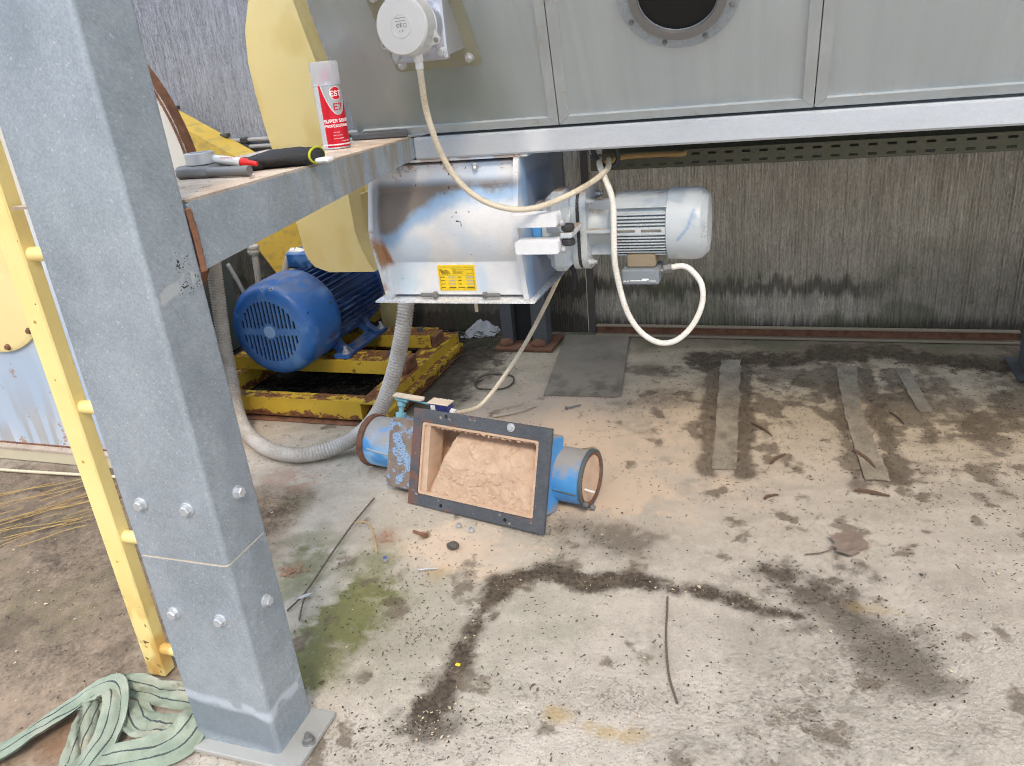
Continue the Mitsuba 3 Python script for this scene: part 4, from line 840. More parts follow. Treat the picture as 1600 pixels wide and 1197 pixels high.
part(te, 'slide_housing', rough(hb, .0012, 60), 'mat_rusty_blue', 40, label='rusty blue flaked slide gate housing')
lc = lambda x, y, z: A([PL[0], PL[1], 0]) + RB @ A([x, y, z])
sb = fw(-.095, .256, -.055)
part(te, 'stem', cat([cyl(sb - FW * .002, sb + FW * .015, .0175, 20, .002), cyl(sb + FW * .0145, sb + FW * .036, .0085, 16), cyl(sb + FW * .034, sb + FW * .064, .0145, 18, .002)]), 'mat_teal_paint', 30, label='pale blue stem on the slide housing')
lev = Polygon([(.178, -.045), (.285, -.050), (.290, -.040), (.285, -.030), (.178, -.026)])
part(te, 'lever', move(extr(lev.buffer(.003), .005, (0, 0, .290)), RB, A([PL[0], PL[1], 0])), 'mat_pvc_tan', 30, label='flat tan lever')
part(te, 'lever_arm', cat([cyl(lc(.178, -.036, .279), lc(.225, -.036, .276), .006, 10), cyl(lc(.215, -.04, .286), lc(.325, -.035, .275), .0035, 8)]), 'mat_teal_paint')
sn = part(te, 'sensor', move(box(.316, .386, -.052, -.018, .240, .286, .003), RB, A([PL[0], PL[1], 0])), 'mat_bluewhite', False, label='small dark blue sensor box with white lid')
part(sn, 'lid', move(box(.313, .389, -.055, -.015, .2862, .292, .002), RB, A([PL[0], PL[1], 0])), 'mat_pvc_tan', False)
part(sn, 'sticker', move(box(.323, .340, -.0532, -.0521, .255, .283), RB, A([PL[0], PL[1], 0])), 'mat_white_plastic', False)
part(sn, 'gland', cyl(lc(.386, -.035, .262), lc(.402, -.035, .259), .011, 8, .001), 'mat_white_plastic', 20)

# ================================================================== BLUE MOTOR ON ITS SKID
mo = thing('electric_motor', 'big blue finned electric motor with slotted fan cover', 'motor')
MX, MZ = -1.905, .335
o = A([MX, 2.470, MZ])
cov = lathe([(.130, 0), (.158, .003), (.178, .014), (.189, .032), (.194, .06), (.196, .225), (.188, .225), (.186, .07), (.178, .045), (.165, .026), (.145, .012), (.130, .008)], o, (0, 1, 0), 72)
C = mf(cov)
for xx in np.arange(-.119, .1191, .0183):
    for s in (1, -1):
        lim = math.sqrt(max(.128**2 - xx**2, 0)); z0 = .012
        if abs(xx) < .032: z0 = max(z0, math.sqrt(.034**2 - xx**2))
        if lim - z0 < .012: continue
        zz = sorted((s * z0, s * (lim)))
        b = extr(rrect(.0105, zz[1] - zz[0], .0050, xx + MX, MZ + (zz[0] + zz[1]) / 2, 3), .05, (0, 2.45, 0), (1, 0, 0), (0, 0, 1), (0, 1, 0))
        C = C - mf(b)
cv = part(mo, 'fan_cover', tm(C), 'mat_blue_motor', 30)
part(cv, 'hub', lathe([(.026, .001), (.026, -.0012), (.02, -.0022)], o, (0, 1, 0), 20), 'mat_pale_blue', 30)
part(mo, 'fan', cat([cyl((MX, 2.52, MZ), (MX, 2.55, MZ), .06, 24)] + [box(-.004, .004, 2.505, 2.57, .055, .15).apply_transform(trimesh.transformations.rotation_matrix(k * math.pi / 4, [0, 1, 0])).apply_translation([MX, 0, MZ]) for k in range(8)]), 'mat_old_iron', False)
part(cv, 'cover_screw', cyl((MX + .193 * math.cos(.35), 2.655, MZ + .193 * math.sin(.35)), (MX + .199 * math.cos(.35), 2.655, MZ + .199 * math.sin(.35)), .006, 10), 'mat_dark_steel')
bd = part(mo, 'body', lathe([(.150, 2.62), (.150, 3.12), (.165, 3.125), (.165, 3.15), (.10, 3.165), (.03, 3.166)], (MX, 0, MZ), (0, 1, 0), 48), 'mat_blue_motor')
for k in range(44):
    a = k * 2 * math.pi / 44
    part(bd, 'fin', box(-.0022, .0022, 2.66, 3.12, .147, .180).apply_transform(trimesh.transformations.rotation_matrix(a, [0, 1, 0])).apply_translation([MX, 0, MZ]), 'mat_blue_motor', False)
part(mo, 'shaft', cyl((MX, 3.16, MZ), (MX, 3.26, MZ), .025), 'mat_grey_steel')
for s in (1, -1):
    ft = [box(MX + s * .185 - .035, MX + s * .185 + .035, 2.655, 3.03, .152, .172, .004)]
    for y0 in (2.69, 2.94):
        ft.append(extr(Polygon([(MX + s * .205, .172), (MX + s * .15, .172), (MX + s * .09, .21), (MX + s * .145, .24), (MX + s * .170, .20)]), .035, (0, y0, 0), (1, 0, 0), (0, 0, 1), (0, 1, 0)))
    fk = part(mo, 'foot', cat(ft), 'mat_blue_motor', False)
    for y0 in (2.675, 3.0): part(fk, 'bolt', cat([bolt((MX + s * .20, y0, .172), (0, 0, 1), .012, .012), cyl((MX + s * .20, y0, .18), (MX + s * .20, y0, .202), .007, 10)]), 'mat_zinc', 20)
part(mo, 'terminal_box', box(MX - .09, MX + .03, 2.80, 2.95, .505, .575, .008), 'mat_blue_motor', False)
part(mo, 'conduit_gland', cat([cyl((MX - .02, 2.84, .560), (MX - .055, 2.83, .574), .020, 16, .003), cyl((MX - .055, 2.83, .574), (MX - .075, 2.825, .575), .016, 16, .002)]), 'mat_white_plastic', 30)
part(mo, 'conduit', tube([(MX - .06, 2.828, .576), (-1.985, 2.825, .565), (-2.012, 2.82, .515), (-2.035, 2.82, .455), (-2.05, 2.85, .38)], .015, 12, 8), 'mat_conduit')
part(mo, 'conduit', tube([(MX - .03, 2.87, .566), (-1.955, 2.865, .545), (-1.972, 2.86, .50), (-1.98, 2.86, .45)], .014, 12, 8), 'mat_conduit')

sk = thing('motor_skid', 'rusty yellow steel base frame carrying the blue motor', 'base frame')
def hollow(x0, x1, y0, y1, z0, z1, t, ax):
    return tm(mf(box(x0, x1, y0, y1, z0, z1)) - mf(box(x0 + t, x1 - t, y0 - 1, y1 + 1, z0 + t, z1 - t) if ax == 'y' else box(x0 - 1, x1 + 1, y0 + t, y1 - t, z0 + t, z1 - t)))
def chan(x0, x1, y0, y1, z0, z1, t=.007):   # channel along x with its web to the front
    return cat([box(x0, x1, y0, y0 + t, z0, z1), box(x0, x1, y0 + t + .0005, y1, z1 - t, z1), box(x0, x1, y0 + t + .0005, y1, z0, z0 + t)])
part(sk, 'right_rail', hollow(-1.500, -1.405, 2.374, 3.18, .001, .0915, .007, 'y'), 'mat_skid', False)
part(sk, 'right_lip', box(-1.4045, -1.378, 2.374, 3.16, .001, .050), 'mat_skid', False)
part(sk, 'left_rail', hollow(-2.30, -2.20, 2.374, 3.21, .001, .0915, .007, 'y'), 'mat_skid', False)
part(sk, 'front_rail', chan(-2.1985, -1.5015, 2.380, 2.44, .012, .0905), 'mat_skid', False)
part(sk, 'rear_rail', chan(-2.1985, -1.5015, 3.14, 3.20, .012, .0905), 'mat_skid', False)
part(sk, 'sole_plate', box(-2.30, -1.36, 2.355, 2.41, -.002, .0008), 'mat_rust', False)
for y0, y1, nm in ((2.650, 2.775, 'front'), (2.965, 3.075, 'rear')):
    s_ = part(sk, 'slide_rail', chan(-2.265, -1.450, y0, y1, .0925, .151), 'mat_skid', False)
    part(s_, 'end_block', box(-1.449, -1.425, y0 + .01, y1 - .01, .0925, .146, .003), 'mat_rust', False)
    for bx_ in (-1.52, -2.2): part(s_, 'bolt', bolt((bx_, y1 - .05, .151), (0, 0, 1), .014, .014), 'mat_old_iron', 20)
part(sk, 'tie_bar', box(-2.199, -1.5015, 2.845, 2.885, .06, .0915), 'mat_rust', False)
part(sk, 'upright_plate', cat([box(-1.80, -1.685, 3.19, 3.202, .0915, .80), box(-1.80, -1.788, 2.76, 3.19, .62, .78), box(-1.697, -1.685, 2.76, 3.19, .62, .78)]), 'mat_yellow', False)

# tall yellow sheet guard with rounded foot
gd = thing('yellow_guard', 'tall cream yellow sheet guard with rounded lower end behind the bracket', 'machine guard')
L_ = [(-1.80, 1.75), (-1.775, 1.62), (-1.821, 1.529), (-1.862, 1.43), (-1.876, 1.32), (-1.872, 1.22), (-1.860, 1.094), (-1.845, 1.0), (-1.818, .85), (-1.801, .70), (-1.797, .63), (-1.785, .585), (-1.758, .552), (-1.696, .530), (-1.494, .530), (-1.515, .575), (-1.535, .62), (-1.550, .69), (-1.552, .82), (-1.558, .98), (-1.570, 1.15), (-1.593, 1.308), (-1.628, 1.45), (-1.645, 1.53), (-1.68, 1.64), (-1.70, 1.75)]
gpoly = Polygon(L_).buffer(.0)
part(gd, 'front', extr(gpoly, .002, (0, 2.650, 0), (1, 0, 0), (0, 0, 1), (0, 1, 0)), 'mat_yellow', False)
part(gd, 'rim', extr(gpoly.difference(gpoly.buffer(-.003)), .085, (0, 2.6523, 0), (1, 0, 0), (0, 0, 1), (0, 1, 0)), 'mat_yellow', 30)
part(gd, 'back', extr(gpoly, .002, (0, 2.7376, 0), (1, 0, 0), (0, 0, 1), (0, 1, 0)), 'mat_yellow', False)

# belt guard behind the motor
bg = thing('belt_guard', 'sloping yellow belt guard box between fan and motor', 'belt guard')
bpoly = Polygon([(-2.95, 1.222), (-2.877, 1.18), (-2.454, .94), (-1.80, .57), (-1.68, .45), (-1.66, .32), (-1.72, .20), (-1.86, .12), (-2.02, .16), (-2.30, .30), (-2.366, .371), (-2.453, .51), (-2.62, .58), (-3.1, .60), (-3.15, 1.1)])
part(bg, 'cover', extr(bpoly, .16, (0, 3.222, 0), (1, 0, 0), (0, 0, 1), (0, 1, 0)), 'mat_belt_guard_shaded', False)
for x, z in ((-2.86, 1.171), (-2.60, 1.024)): part(bg, 'hinge', box(x - .02, x + .02, 3.35, 3.385, z - .002, z + .016, .003), 'mat_dark_steel', False)

# centrifugal fan at the left
fn = thing('centrifugal_fan', 'pale blue fan casing with rusty rim and round yellow inlet cover', 'fan')
sc_ = Point(-2.233, .995).buffer(.60, quad_segs=40).union(Point(-2.6, .9).buffer(.75, quad_segs=40)).union(Polygon([(-3.4, .055), (-2.02, .055), (-2.02, .9), (-3.4, .9)])).intersection(Polygon([(-5, .055), (0, .055), (0, 3), (-5, 3)]))
part(fn, 'front_plate', extr(sc_, .006, (0, 1.930, 0), (1, 0, 0), (0, 0, 1), (0, 1, 0)), 'mat_fan_paint', False)
part(fn, 'rusty_edge', extr(sc_.difference(sc_.buffer(-.006)), .05, (0, 1.9262, 0), (1, 0, 0), (0, 0, 1), (0, 1, 0)), 'mat_rust', 30, label='rusty edge of the scroll plate')
part(fn, 'scroll_band', extr(sc_.buffer(-.21).difference(sc_.buffer(-.215)), .14, (0, 1.9365, 0), (1, 0, 0), (0, 0, 1), (0, 1, 0)), 'mat_teal_dark', 30)
part(fn, 'back_plate', extr(sc_.buffer(-.212), .006, (0, 2.077, 0), (1, 0, 0), (0, 0, 1), (0, 1, 0)), 'mat_teal_dark', False)
ic = part(fn, 'inlet_cover', lathe([(.05, -.02), (.28, -.016), (.296, -.010), (.296, 0)], (-2.655, 1.9295, .735), (0, 1, 0), 64), 'mat_yellow', 25, label='round yellow inlet cover')
for k in range(12):
    a = k * math.pi / 6 + .2
    part(ic, 'bolt', bolt((-2.655 + .277 * math.cos(a), 1.9135, .735 + .277 * math.sin(a)), (0, -1, 0), .009, .008), 'mat_rust', 20)
part(fn, 'ledge', box(-3.4, -1.98, 1.895, 1.93, .046, .055), 'mat_dusty_top', False)
part(fn, 'base_channel', cat([box(-3.4, -1.98, 1.899, 1.906, .001, .0455)]), 'mat_pale_tube', False, label='cream base channel of the fan')
part(fn, 'plinth', box(-3.38, -2.0, 1.96, 2.2, .0, .054), 'mat_rust', False)
part(fn, 'bearing_stand', cat([box(-2.95, -2.36, 2.20, 2.36, 0, .60, .004), box(-2.72, -2.62, 2.4, 3.2, 0, .70, .004)]), 'mat_teal_dark', False)
part(fn, 'shaft', cyl((-2.655, 2.09, .80), (-2.655, 3.22, .80), .03), 'mat_grey_steel')
single('pale_tube', tube([(-3.3, 1.80, .006), (-2.728, 1.812, .006), (-2.375, 1.83, .006), (-2.2, 1.84, .006)], .006, 8, 4), 'mat_pale_tube', 'thin pale tube lying on the floor before the fan base', 'tube', smooth=True)

# corrugated hose
hz = [(-1.99, 2.40, .80), (-1.995, 2.36, .674), (-2.008, 2.36, .60), (-2.015, 2.35, .477), (-2.018, 2.33, .328), (-2.008, 2.31, .19), (-1.975, 2.26, .085), (-1.90, 2.19, .040), (-1.82, 2.135, .030), (-1.697, 2.067, .030), (-1.576, 2.050, .030), (-1.496, 2.086, .032), (-1.425, 2.146, .045), (-1.348, 2.17, .100), (-1.287, 2.19, .178), (-1.231, 2.20, .291), (-1.194, 2.21, .393), (-1.172, 2.22, .47), (-1.161, 2.24, .542), (-1.155, 2.26, .624), (-1.15, 2.29, .72), (-1.15, 2.34, .85)]
single('corrugated_hose', tube(hz, .028, 18, 20, step=.0022, rad=lambda t: .0265 + .0022 * np.cos(t * 2 * np.pi / .0105)), 'mat_hose_grime', 'grey corrugated hose looping on the floor in front of the motor', 'hose', smooth=True)
cdt = thing('conduit', 'grey conduit with ribbed gland above the motor fan cover', 'conduit')
part(cdt, 'pipe', tube([(-2.150, 2.8, .60), (-2.149, 2.8, .55), (-2.158, 2.8, .45), (-2.178, 2.8, .33)], .0145, 12, 6), 'mat_conduit', True)
part(cdt, 'gland', lathe([(.018, 0), (.022, .004), (.022, .010), (.026, .012), (.026, .020), (.023, .022), (.023, .028), (.026, .030), (.026, .040), (.02, .044)], (-2.150, 2.8, .568), (.06, 0, 1), 20), 'mat_conduit', 20)
single('thin_conduit', tube([(-2.30, 2.8, .53), (-2.267, 2.8, .45), (-2.235, 2.8, .361), (-2.20, 2.82, .30)], .0095, 10, 6), 'mat_pipe_grey', 'thin dark grey conduit in the shade left of the motor', 'conduit', smooth=True)

# ================================================================== LADDER
ld = thing('ladder', 'yellow ladder stile with round rungs standing behind the post', 'ladder')
st = mf(box(-1.357, -1.307, 1.050, 1.084, .001, 2.5, .003))
for z in (.085, .32, .567, .87, 1.17): st = st - mf(cyl((-1.334, 1.0, z), (-1.334, 1.062, z), .0042, 10))
part(ld, 'stile', tm(st), 'mat_ladder', False)
part(ld, 'stile', box(-.86, -.81 + .0, 1.080, 1.114, 5.0, 5.01) if False else box(-1.357 + .265, -1.307 + .265, 1.062, 1.084, .001, .96, .003), 'mat_ladder', False)
for z in (.071, .378, .686, .998, 1.30, 1.61):
    part(ld, 'rung', cyl((-1.3075, 1.069, z), (-.996 if z < .9 else -1.12, 1.069, z), .0135, 16), 'mat_ladder')

# ================================================================== THINGS ON THE BRACKET
can = thing('spray_can', 'red and silver aerosol can with clear cap standing on the bracket', 'spray can')
c0 = A([CAN[0], CAN[1], 1.0892])
part(can, 'body', lathe([(.0300, 0), (.0322, .0015), (.0325, .004), (.0325, .141), (.030, .147), (.021, .152)], c0, (0, 0, 1), 48), 'mat_can', 30)
part(can, 'base_ring', lathe([(.0328, .0005), (.0334, .002), (.0328, .0045)], c0, (0, 0, 1), 48), 'mat_zinc', 30)
part(can, 'nozzle', cat([cyl(c0 + A([0, 0, .152]), c0 + A([0, 0, .160]), .012, 20), cyl(c0 + A([0, 0, .160]), c0 + A([0, 0, .178]), .0075, 16, .001)]), 'mat_cap_pink', 25)
cap = lathe([(.0330, .143), (.0330, .190), (.0315, .1945), (.02, .1955)], c0, (0, 0, 1), 48)
part(can, 'cap', cap, 'mat_frost_cap', 30, label='frosted clear cap')
TE = -0.50
part(can, 'emblem_letters', bend_text('EST', .0115, .0003, CAN, .0325, TE, 1.0892 + .1185), 'mat_print_white', False)
part(can, 'product_letters', bend_text('E7', .0150, .0003, CAN, .0325, TE, 1.0892 + .0875), 'mat_print_red', False)
part(can, 'lettering', cat([bend_text('SUPER SBLOCC', .0075, .0003, CAN, .0325, TE - .02, 1.0892 + .0605), bend_text('PROFESSIONALE -4', .0060, .0003, CAN, .0325, TE + .02, 1.0892 + .0500)]
     + [bend_text(t, .0021, .0003, CAN, .0325, TE + o_, 1.0892 + z, False) for t, o_, z in (('sblocca viti', -.38, .0375), ('lubrifica a fondo', -.33, .0305), ('penetra e protegge', -.27, .0235), ('uso professionale', .25, .017))]
     + [bend_text('II' * 14, .0026, .0003, CAN, .0325, TE, 1.0892 + .0088, False)]), 'mat_print_white', False)

gl = thing('work_glove', 'black work glove with lime cuff edge lying on the bracket', 'glove')
def hullchain(pts):
    M = None
    sph = lambda p, r: Manifold.sphere(1.0, 20).scale((r[0], r[1], r[2])).translate(tuple(p))
    for (p, r), (q, s) in zip(pts[:-1], pts[1:]):
        h = Manifold.batch_hull([sph(p, r), sph(q, s)]); M = h if M is None else M + h
    return M
GZ0 = 1.0892
G = hullchain([((-.897, 1.425, GZ0 + .0165), (.014, .030, .0165)), ((-.935, 1.41, GZ0 + .0185), (.016, .034, .0180)), ((-.985, 1.405, GZ0 + .0175), (.02, .042, .0170)), ((-1.03, 1.405, GZ0 + .013), (.02, .044, .0125)), ((-1.055, 1.405, GZ0 + .010), (.016, .042, .0095))])
for k, (dy, ln) in enumerate(((-.032, .060), (-.011, .072), (.010, .066), (.031, .050))):
    G = G + hullchain([((-1.05, 1.405 + dy, GZ0 + .0095), (.0105, .0105, .009)), ((-1.05 - ln * .55, 1.405 + dy * 1.15, GZ0 + .0105), (.010, .010, .0095)), ((-1.05 - ln, 1.405 + dy * 1.25, GZ0 + .0075), (.0085, .0088, .0072))])
G = G + hullchain([((-.995, 1.372, GZ0 + .011), (.012, .012, .010)), ((-1.03, 1.352, GZ0 + .010), (.0105, .0105, .009)), ((-1.06, 1.345, GZ0 + .008), (.009, .009, .0075))])
G = tm(G.refine_to_length(.005)); trimesh.smoothing.filter_taubin(G, iterations=10)
fz = meshkit.fbm(G.vertices * A([26, 60, 60]), 3, 4) - .5; G.vertices += G.vertex_normals * (fz * .007)[:, None]
G.vertices[:, 2] = np.maximum(G.vertices[:, 2], GZ0 + .0004)
part(gl, 'shell', G, 'mat_glove', True)
ca = np.linspace(0, 2 * np.pi, 40)
part(gl, 'cuff_edge', tube([(-.891, 1.425 + .0285 * math.cos(a), GZ0 + .0178 + .0150 * math.sin(a)) for a in ca], .0024, 8, 2), 'mat_cuff', label='lime yellow cuff edge')
part(gl, 'label_tag', rough(box(-.888, -.856, 1.405, 1.432, GZ0 + .0035, GZ0 + .013, .003).subdivide().subdivide(), .002, 60), 'mat_white_plastic', True, label='white tag sticking out of the cuff')

bu = thing('steel_bushing', 'round steel bushing standing on the dark tool head', 'bushing')
put(bu, lathe([(.0265, 0), (.0285, .001), (.0285, .021), (.0275, .0225), (.020, .0225), (.020, .002)], (-1.092, 1.322, 1.1135), (0, 0, 1), 40), 'mat_alu', 30)
tl = thing('hand_tool', 'dark grey steel tool with a short round handle end on the bracket', 'tool')
hd = tm((mf(box(-1.135, -1.048, 1.288, 1.352, 1.0895, 1.1132, .006)) ).refine_to_length(.008)); hd = rough(hd, .003, 45)
hd.vertices[:, 2] = np.clip(hd.vertices[:, 2], 1.0893, 1.1132)
part(tl, 'head', hd, 'mat_grey_steel', 40)
part(tl, 'handle', lathe([(.0095, 0), (.0095, .08), (.0100, .098), (.0092, .1005)], (-1.055, 1.295, 1.1002), (.97, -.10, 0), 24), 'mat_grey_steel', 30)
mk = thing('marker_pen', 'white marker pen with pointed red cap lying on the tool', 'marker pen')
d_ = A([.985, -.03, -.14]); d_ /= np.linalg.norm(d_); m0 = A([-1.075, 1.330, 1.1225])
part(mk, 'barrel', lathe([(.0078, 0), (.0082, .002), (.0082, .072), (.0078, .074)], m0, d_, 24), 'mat_white_plastic', 30)
part(mk, 'print', cat([box(-1.045, -1.038 + .03, 1.3205, 1.3212, 1.1225, 1.1235), box(-1.05, -1.015, 1.3212, 1.3219, 1.1185, 1.1192)]), 'mat_red_plastic', False)
part(mk, 'cap', lathe([(.0085, 0), (.0085, .012), (.0052, .018), (.0048, .034), (.0035, .036)], m0 + d_ * .0745, d_, 24), 'mat_red_plastic', 30, label='pointed red cap')

# ================================================================== GREEN SLING
def ribbon(pts, W, tw, name=None):
    C = catmull(pts, 16); n = len(C); d = np.gradient(C, axis=0); d /= np.linalg.norm(d, axis=1, keepdims=True)
    ss = np.linspace(0, 1, n); ang = np.interp(ss, np.linspace(0, 1, len(tw)), np.radians(tw)); wid = np.interp(ss, np.linspace(0, 1, len(W)), W)
    k = 15; uu = np.linspace(-.5, .5, k); V = []; UV = []
    for i in range(n):
        s = np.cross(d[i], [0, 0, 1.]); s /= np.linalg.norm(s) + 1e-9; up = np.cross(s, d[i])
        a = s * math.cos(ang[i]) + up * math.sin(ang[i]); b = np.cross(a, d[i])
        fold = .012 * (meshkit.fbm(np.stack([uu * 3.2, np.full(k, ss[i] * 14.0), np.full(k, len(pts) * 3.3 + pts[0][0] * 9)], -1), 3) - .5) + .003 * np.sin(uu * 8 + ss[i] * 9) + .0018 * np.sin(uu * 15 + ss[i] * 19 + 1)
        V.append(C[i] + uu[:, None] * wid[i] * 1.28 * a + fold[:, None] * b); UV += [(u + .5, ss[i]) for u in uu]
    V = np.vstack(V); V[:, 2] = np.maximum(V[:, 2], .0035); F = []
    for i in range(n - 1):
        for j in range(k - 1):
            q = i * k + j; F.append([q, q + 1, q + k + 1, q + k])
    return V, A(F), A(UV)
def thick(rb, t=.003):
    V, F, UV = rb; tri = trimesh.Trimesh(V, np.vstack([F[:, [0, 1, 2]], F[:, [0, 2, 3]]]), process=False); N = tri.vertex_normals
    N = N * np.sign(N[:, 2:] + 1e-6) ; V2 = np.vstack([V + N * t, V]); n = len(V)
    return V2, np.vstack([F, F[:, ::-1] + n]), np.vstack([UV, UV])
rbs = [thick(ribbon([(-1.60, .70, .010), (-1.50, .775, .016), (-1.465, .845, .022), (-1.435, .905, .026), (-1.395, .945, .042), (-1.355, .955, .055), (-1.325, .935, .052), (-1.302, .895, .036), (-1.288, .85, .022), (-1.283, .80, .014), (-1.28, .74, .010)], [.058, .055, .050, .042, .046, .05], [12, 20, 5, -12, 0, 4, 6])),
       thick(ribbon([(-1.385, .93, .030), (-1.368, .895, .030), (-1.350, .85, .022), (-1.322, .80, .014), (-1.30, .75, .010)], [.034, .040, .036, .04], [30, 50, 35, 20])),
       thick(ribbon([(-1.39, .952, .036), (-1.345, .975, .042), (-1.30, .985, .034), (-1.255, .985, .028), (-1.21, .985, .032), (-1.165, .985, .034), (-1.12, .98, .030)], [.034, .042, .046, .05], [-25, -50, -58, -55, -45])),
       thick(ribbon([(-1.31, .955, .020), (-1.275, .925, .018), (-1.235, .908, .016), (-1.195, .912, .016), (-1.15, .925, .022), (-1.12, .935, .030)], [.05, .058, .062, .05], [15, 8, 10, 24])),
       thick(ribbon([(-1.12, .945, .034), (-1.113, .918, .038), (-1.122, .885, .026), (-1.155, .855, .020), (-1.195, .838, .016), (-1.24, .822, .012), (-1.275, .80, .010), (-1.30, .76, .010)], [.05, .056, .055, .05, .05], [24, 34, 20, 12, 6]))]
Vs, Fs, Us, off = [], [], [], 0
for V, F, U in rbs: Vs.append(V); Fs.append(F + off); Us.append(U); off += len(V)
sg = thing('webbing_sling', 'pale green lifting sling with dark stripes heaped at the post foot', 'lifting sling')
put(sg, (np.vstack(Vs), np.vstack(Fs)), 'mat_sling', True, uv=np.vstack(Us))

# ================================================================== SMALL THINGS ON THE FLOOR
cp = extr(Polygon([(-.858, 2.716), (-.575, 2.730), (-.560, 2.745), (-.643, 3.411), (-.943, 3.411)]).buffer(.004), .006, (0, 0, .0))
single('steel_cover_plate', cp, 'mat_hatch', 'flat grey-brown cover plate on the floor below the motor', 'cover plate', smooth=False)
single('wire_ring', tube([(-1.107 + .082 * math.cos(a), 2.82 + .088 * math.sin(a), .005 + .003 * math.sin(3 * a)) for a in np.linspace(0, 2 * np.pi, 40)], .0035, 6, 2), 'mat_old_iron', 'thin dark wire ring lying on the floor beside the cover plate', 'wire ring', smooth=True)

def nut(c, r, h, rot, rim=True):
    d = (Manifold.cylinder(h, r, r, 6).translate((0, 0, 0)) - Manifold.cylinder(h + .01, r * .52, r * .52, 20).translate((0, 0, -.005)))
    m = tm(d); m.apply_transform(trimesh.transformations.rotation_matrix(rot, [0, 0, 1]))
    if rim: m = cat([m, tm(Manifold.cylinder(.0025, r * 1.22, r * 1.1, 24) - Manifold.cylinder(.02, r * .52, r * .52, 20).translate((0, 0, -.005)))])
    return m.apply_translation(c)
single('flange_nut', nut((-.855, 1.769, .0005), .0072, .0085, .2), 'mat_zinc', 'left one of two flange nuts in the powder below the tee', 'nut', 'flange nuts dropped in the powder', smooth=20)
single('flange_nut', nut((-.810, 1.753, .0005), .0080, .009, .7), 'mat_zinc', 'right one of two flange nuts in the powder below the tee', 'nut', 'flange nuts dropped in the powder', smooth=20)
ln = thing('lock_nut', 'steel lock nut with blue nylon ring on the mossy floor', 'nut')
part(ln, 'nut', nut((-.997, 1.570, .0005), .0075, .008, .4, False), 'mat_zinc', 20)
part(ln, 'nylon_ring', tm(Manifold.cylinder(.003, .0062, .0058, 24) - Manifold.cylinder(.02, .0038, .0038, 20).translate((0, 0, -.005))).apply_translation([-.997, 1.57, .0086]), 'mat_nylon_blue', 20)
b0, b1 = A([-.884, 1.541, .006]), A([-.833, 1.560, .0045])
single('screw', cat([lathe([(.002, 0), (.0052, .001), (.0054, .003), (.003, .006), (.0026, .012), (.0024, .045), (.0008, .056)], b0, b1 - b0, 16)] + [lathe([(.0026, s), (.0034, s + .001), (.0026, s + .002)], b0, b1 - b0, 12) for s in np.arange(.016, .046, .003)]), 'mat_zinc', 'bright screw lying at the edge of the powder patch', 'screw')
r0, r1 = A([-.934, 1.700, .006]), A([-.975, 1.711, .006])
single('rusty_bolt', rough(cat([bolt(r0, r0 - r1, .0075, .007, False), cyl(r0, r1, .0045, 12, .001)]).subdivide(), .0006, 200), 'mat_rust', 'short rusty bolt on the floor left of the flange nuts', 'bolt')
rk = rough(trimesh.creation.icosphere(3, .0155), .0075, 60, 3); rk.vertices *= A([1.15, .9, .75]); rk.apply_translation([-.827, 1.659, .009])
sto = thing('stone', 'dark pitted stone lump dusted with powder in front of the tee', 'stone'); put(sto, rk, 'mat_old_iron', True)
single('dry_twig', cat([tube([(-1.184, 1.866, .004), (-1.178, 1.719, .006), (-1.165, 1.572, .005), (-1.144, 1.401, .005), (-1.152, 1.32, .003)], .0026, 6, 6), tube([(-1.144, 1.401, .005), (-1.12, 1.34, .006), (-1.10, 1.294, .003)], .0022, 6, 6)]), 'mat_twig', 'long dark twig lying on the floor beside the post', 'twig', smooth=True)
single('straw_stalk', tube([(-1.178, 1.719, .006), (-1.15, 1.722, .012), (-1.12, 1.714, .010), (-1.07, 1.65, .006), (-1.035, 1.596, .004)], .0020, 6, 6), 'mat_straw', 'bent straw stalk branching off beside the long dark twig', 'straw', smooth=True)
def wig(p0, p1, n, a):
    t = np.linspace(0, 1, n)[:, None]; P = A(p0) * (1 - t) + A(p1) * t; P[1:-1, :2] += rng.uniform(-a, a, (n - 2, 2)); P[:, 2] = np.maximum(P[:, 2], .003); return P
single('dry_stick', tube([(-.22, 1.56, .004), (-.213, 1.50, .006), (-.208, 1.445, .006), (-.202, 1.40, .004), (-.194, 1.352, .005), (-.180, 1.29, .004), (-.157, 1.229, .003)], .0026, 7, 6), 'mat_twig', 'long thin crooked stick on the bare concrete in the foreground', 'stick', smooth=True)
def chip(p0, p1, w, h=.005):
    w = w * .75
    p0, p1 = A(p0), A(p1); L = np.linalg.norm(p1 - p0); m = box(0, L, -w / 2, w / 2, 0, h).subdivide().subdivide().subdivide()
    m.vertices[:, 1] *= (1.05 - .75 * (m.vertices[:, 0] / L - .35)**2 * 2.2); m = rough(m, w * .30, 90, int(L * 1e4)); m.vertices[:, 1] += .006 * np.sin(m.vertices[:, 0] / L * 3.4); a = math.atan2(p1[1] - p0[1], p1[0] - p0[0]); c, s = math.cos(a), math.sin(a)
    return move(m, [[c, -s, 0], [s, c, 0], [0, 0, 1]], (p0[0], p0[1], .001))
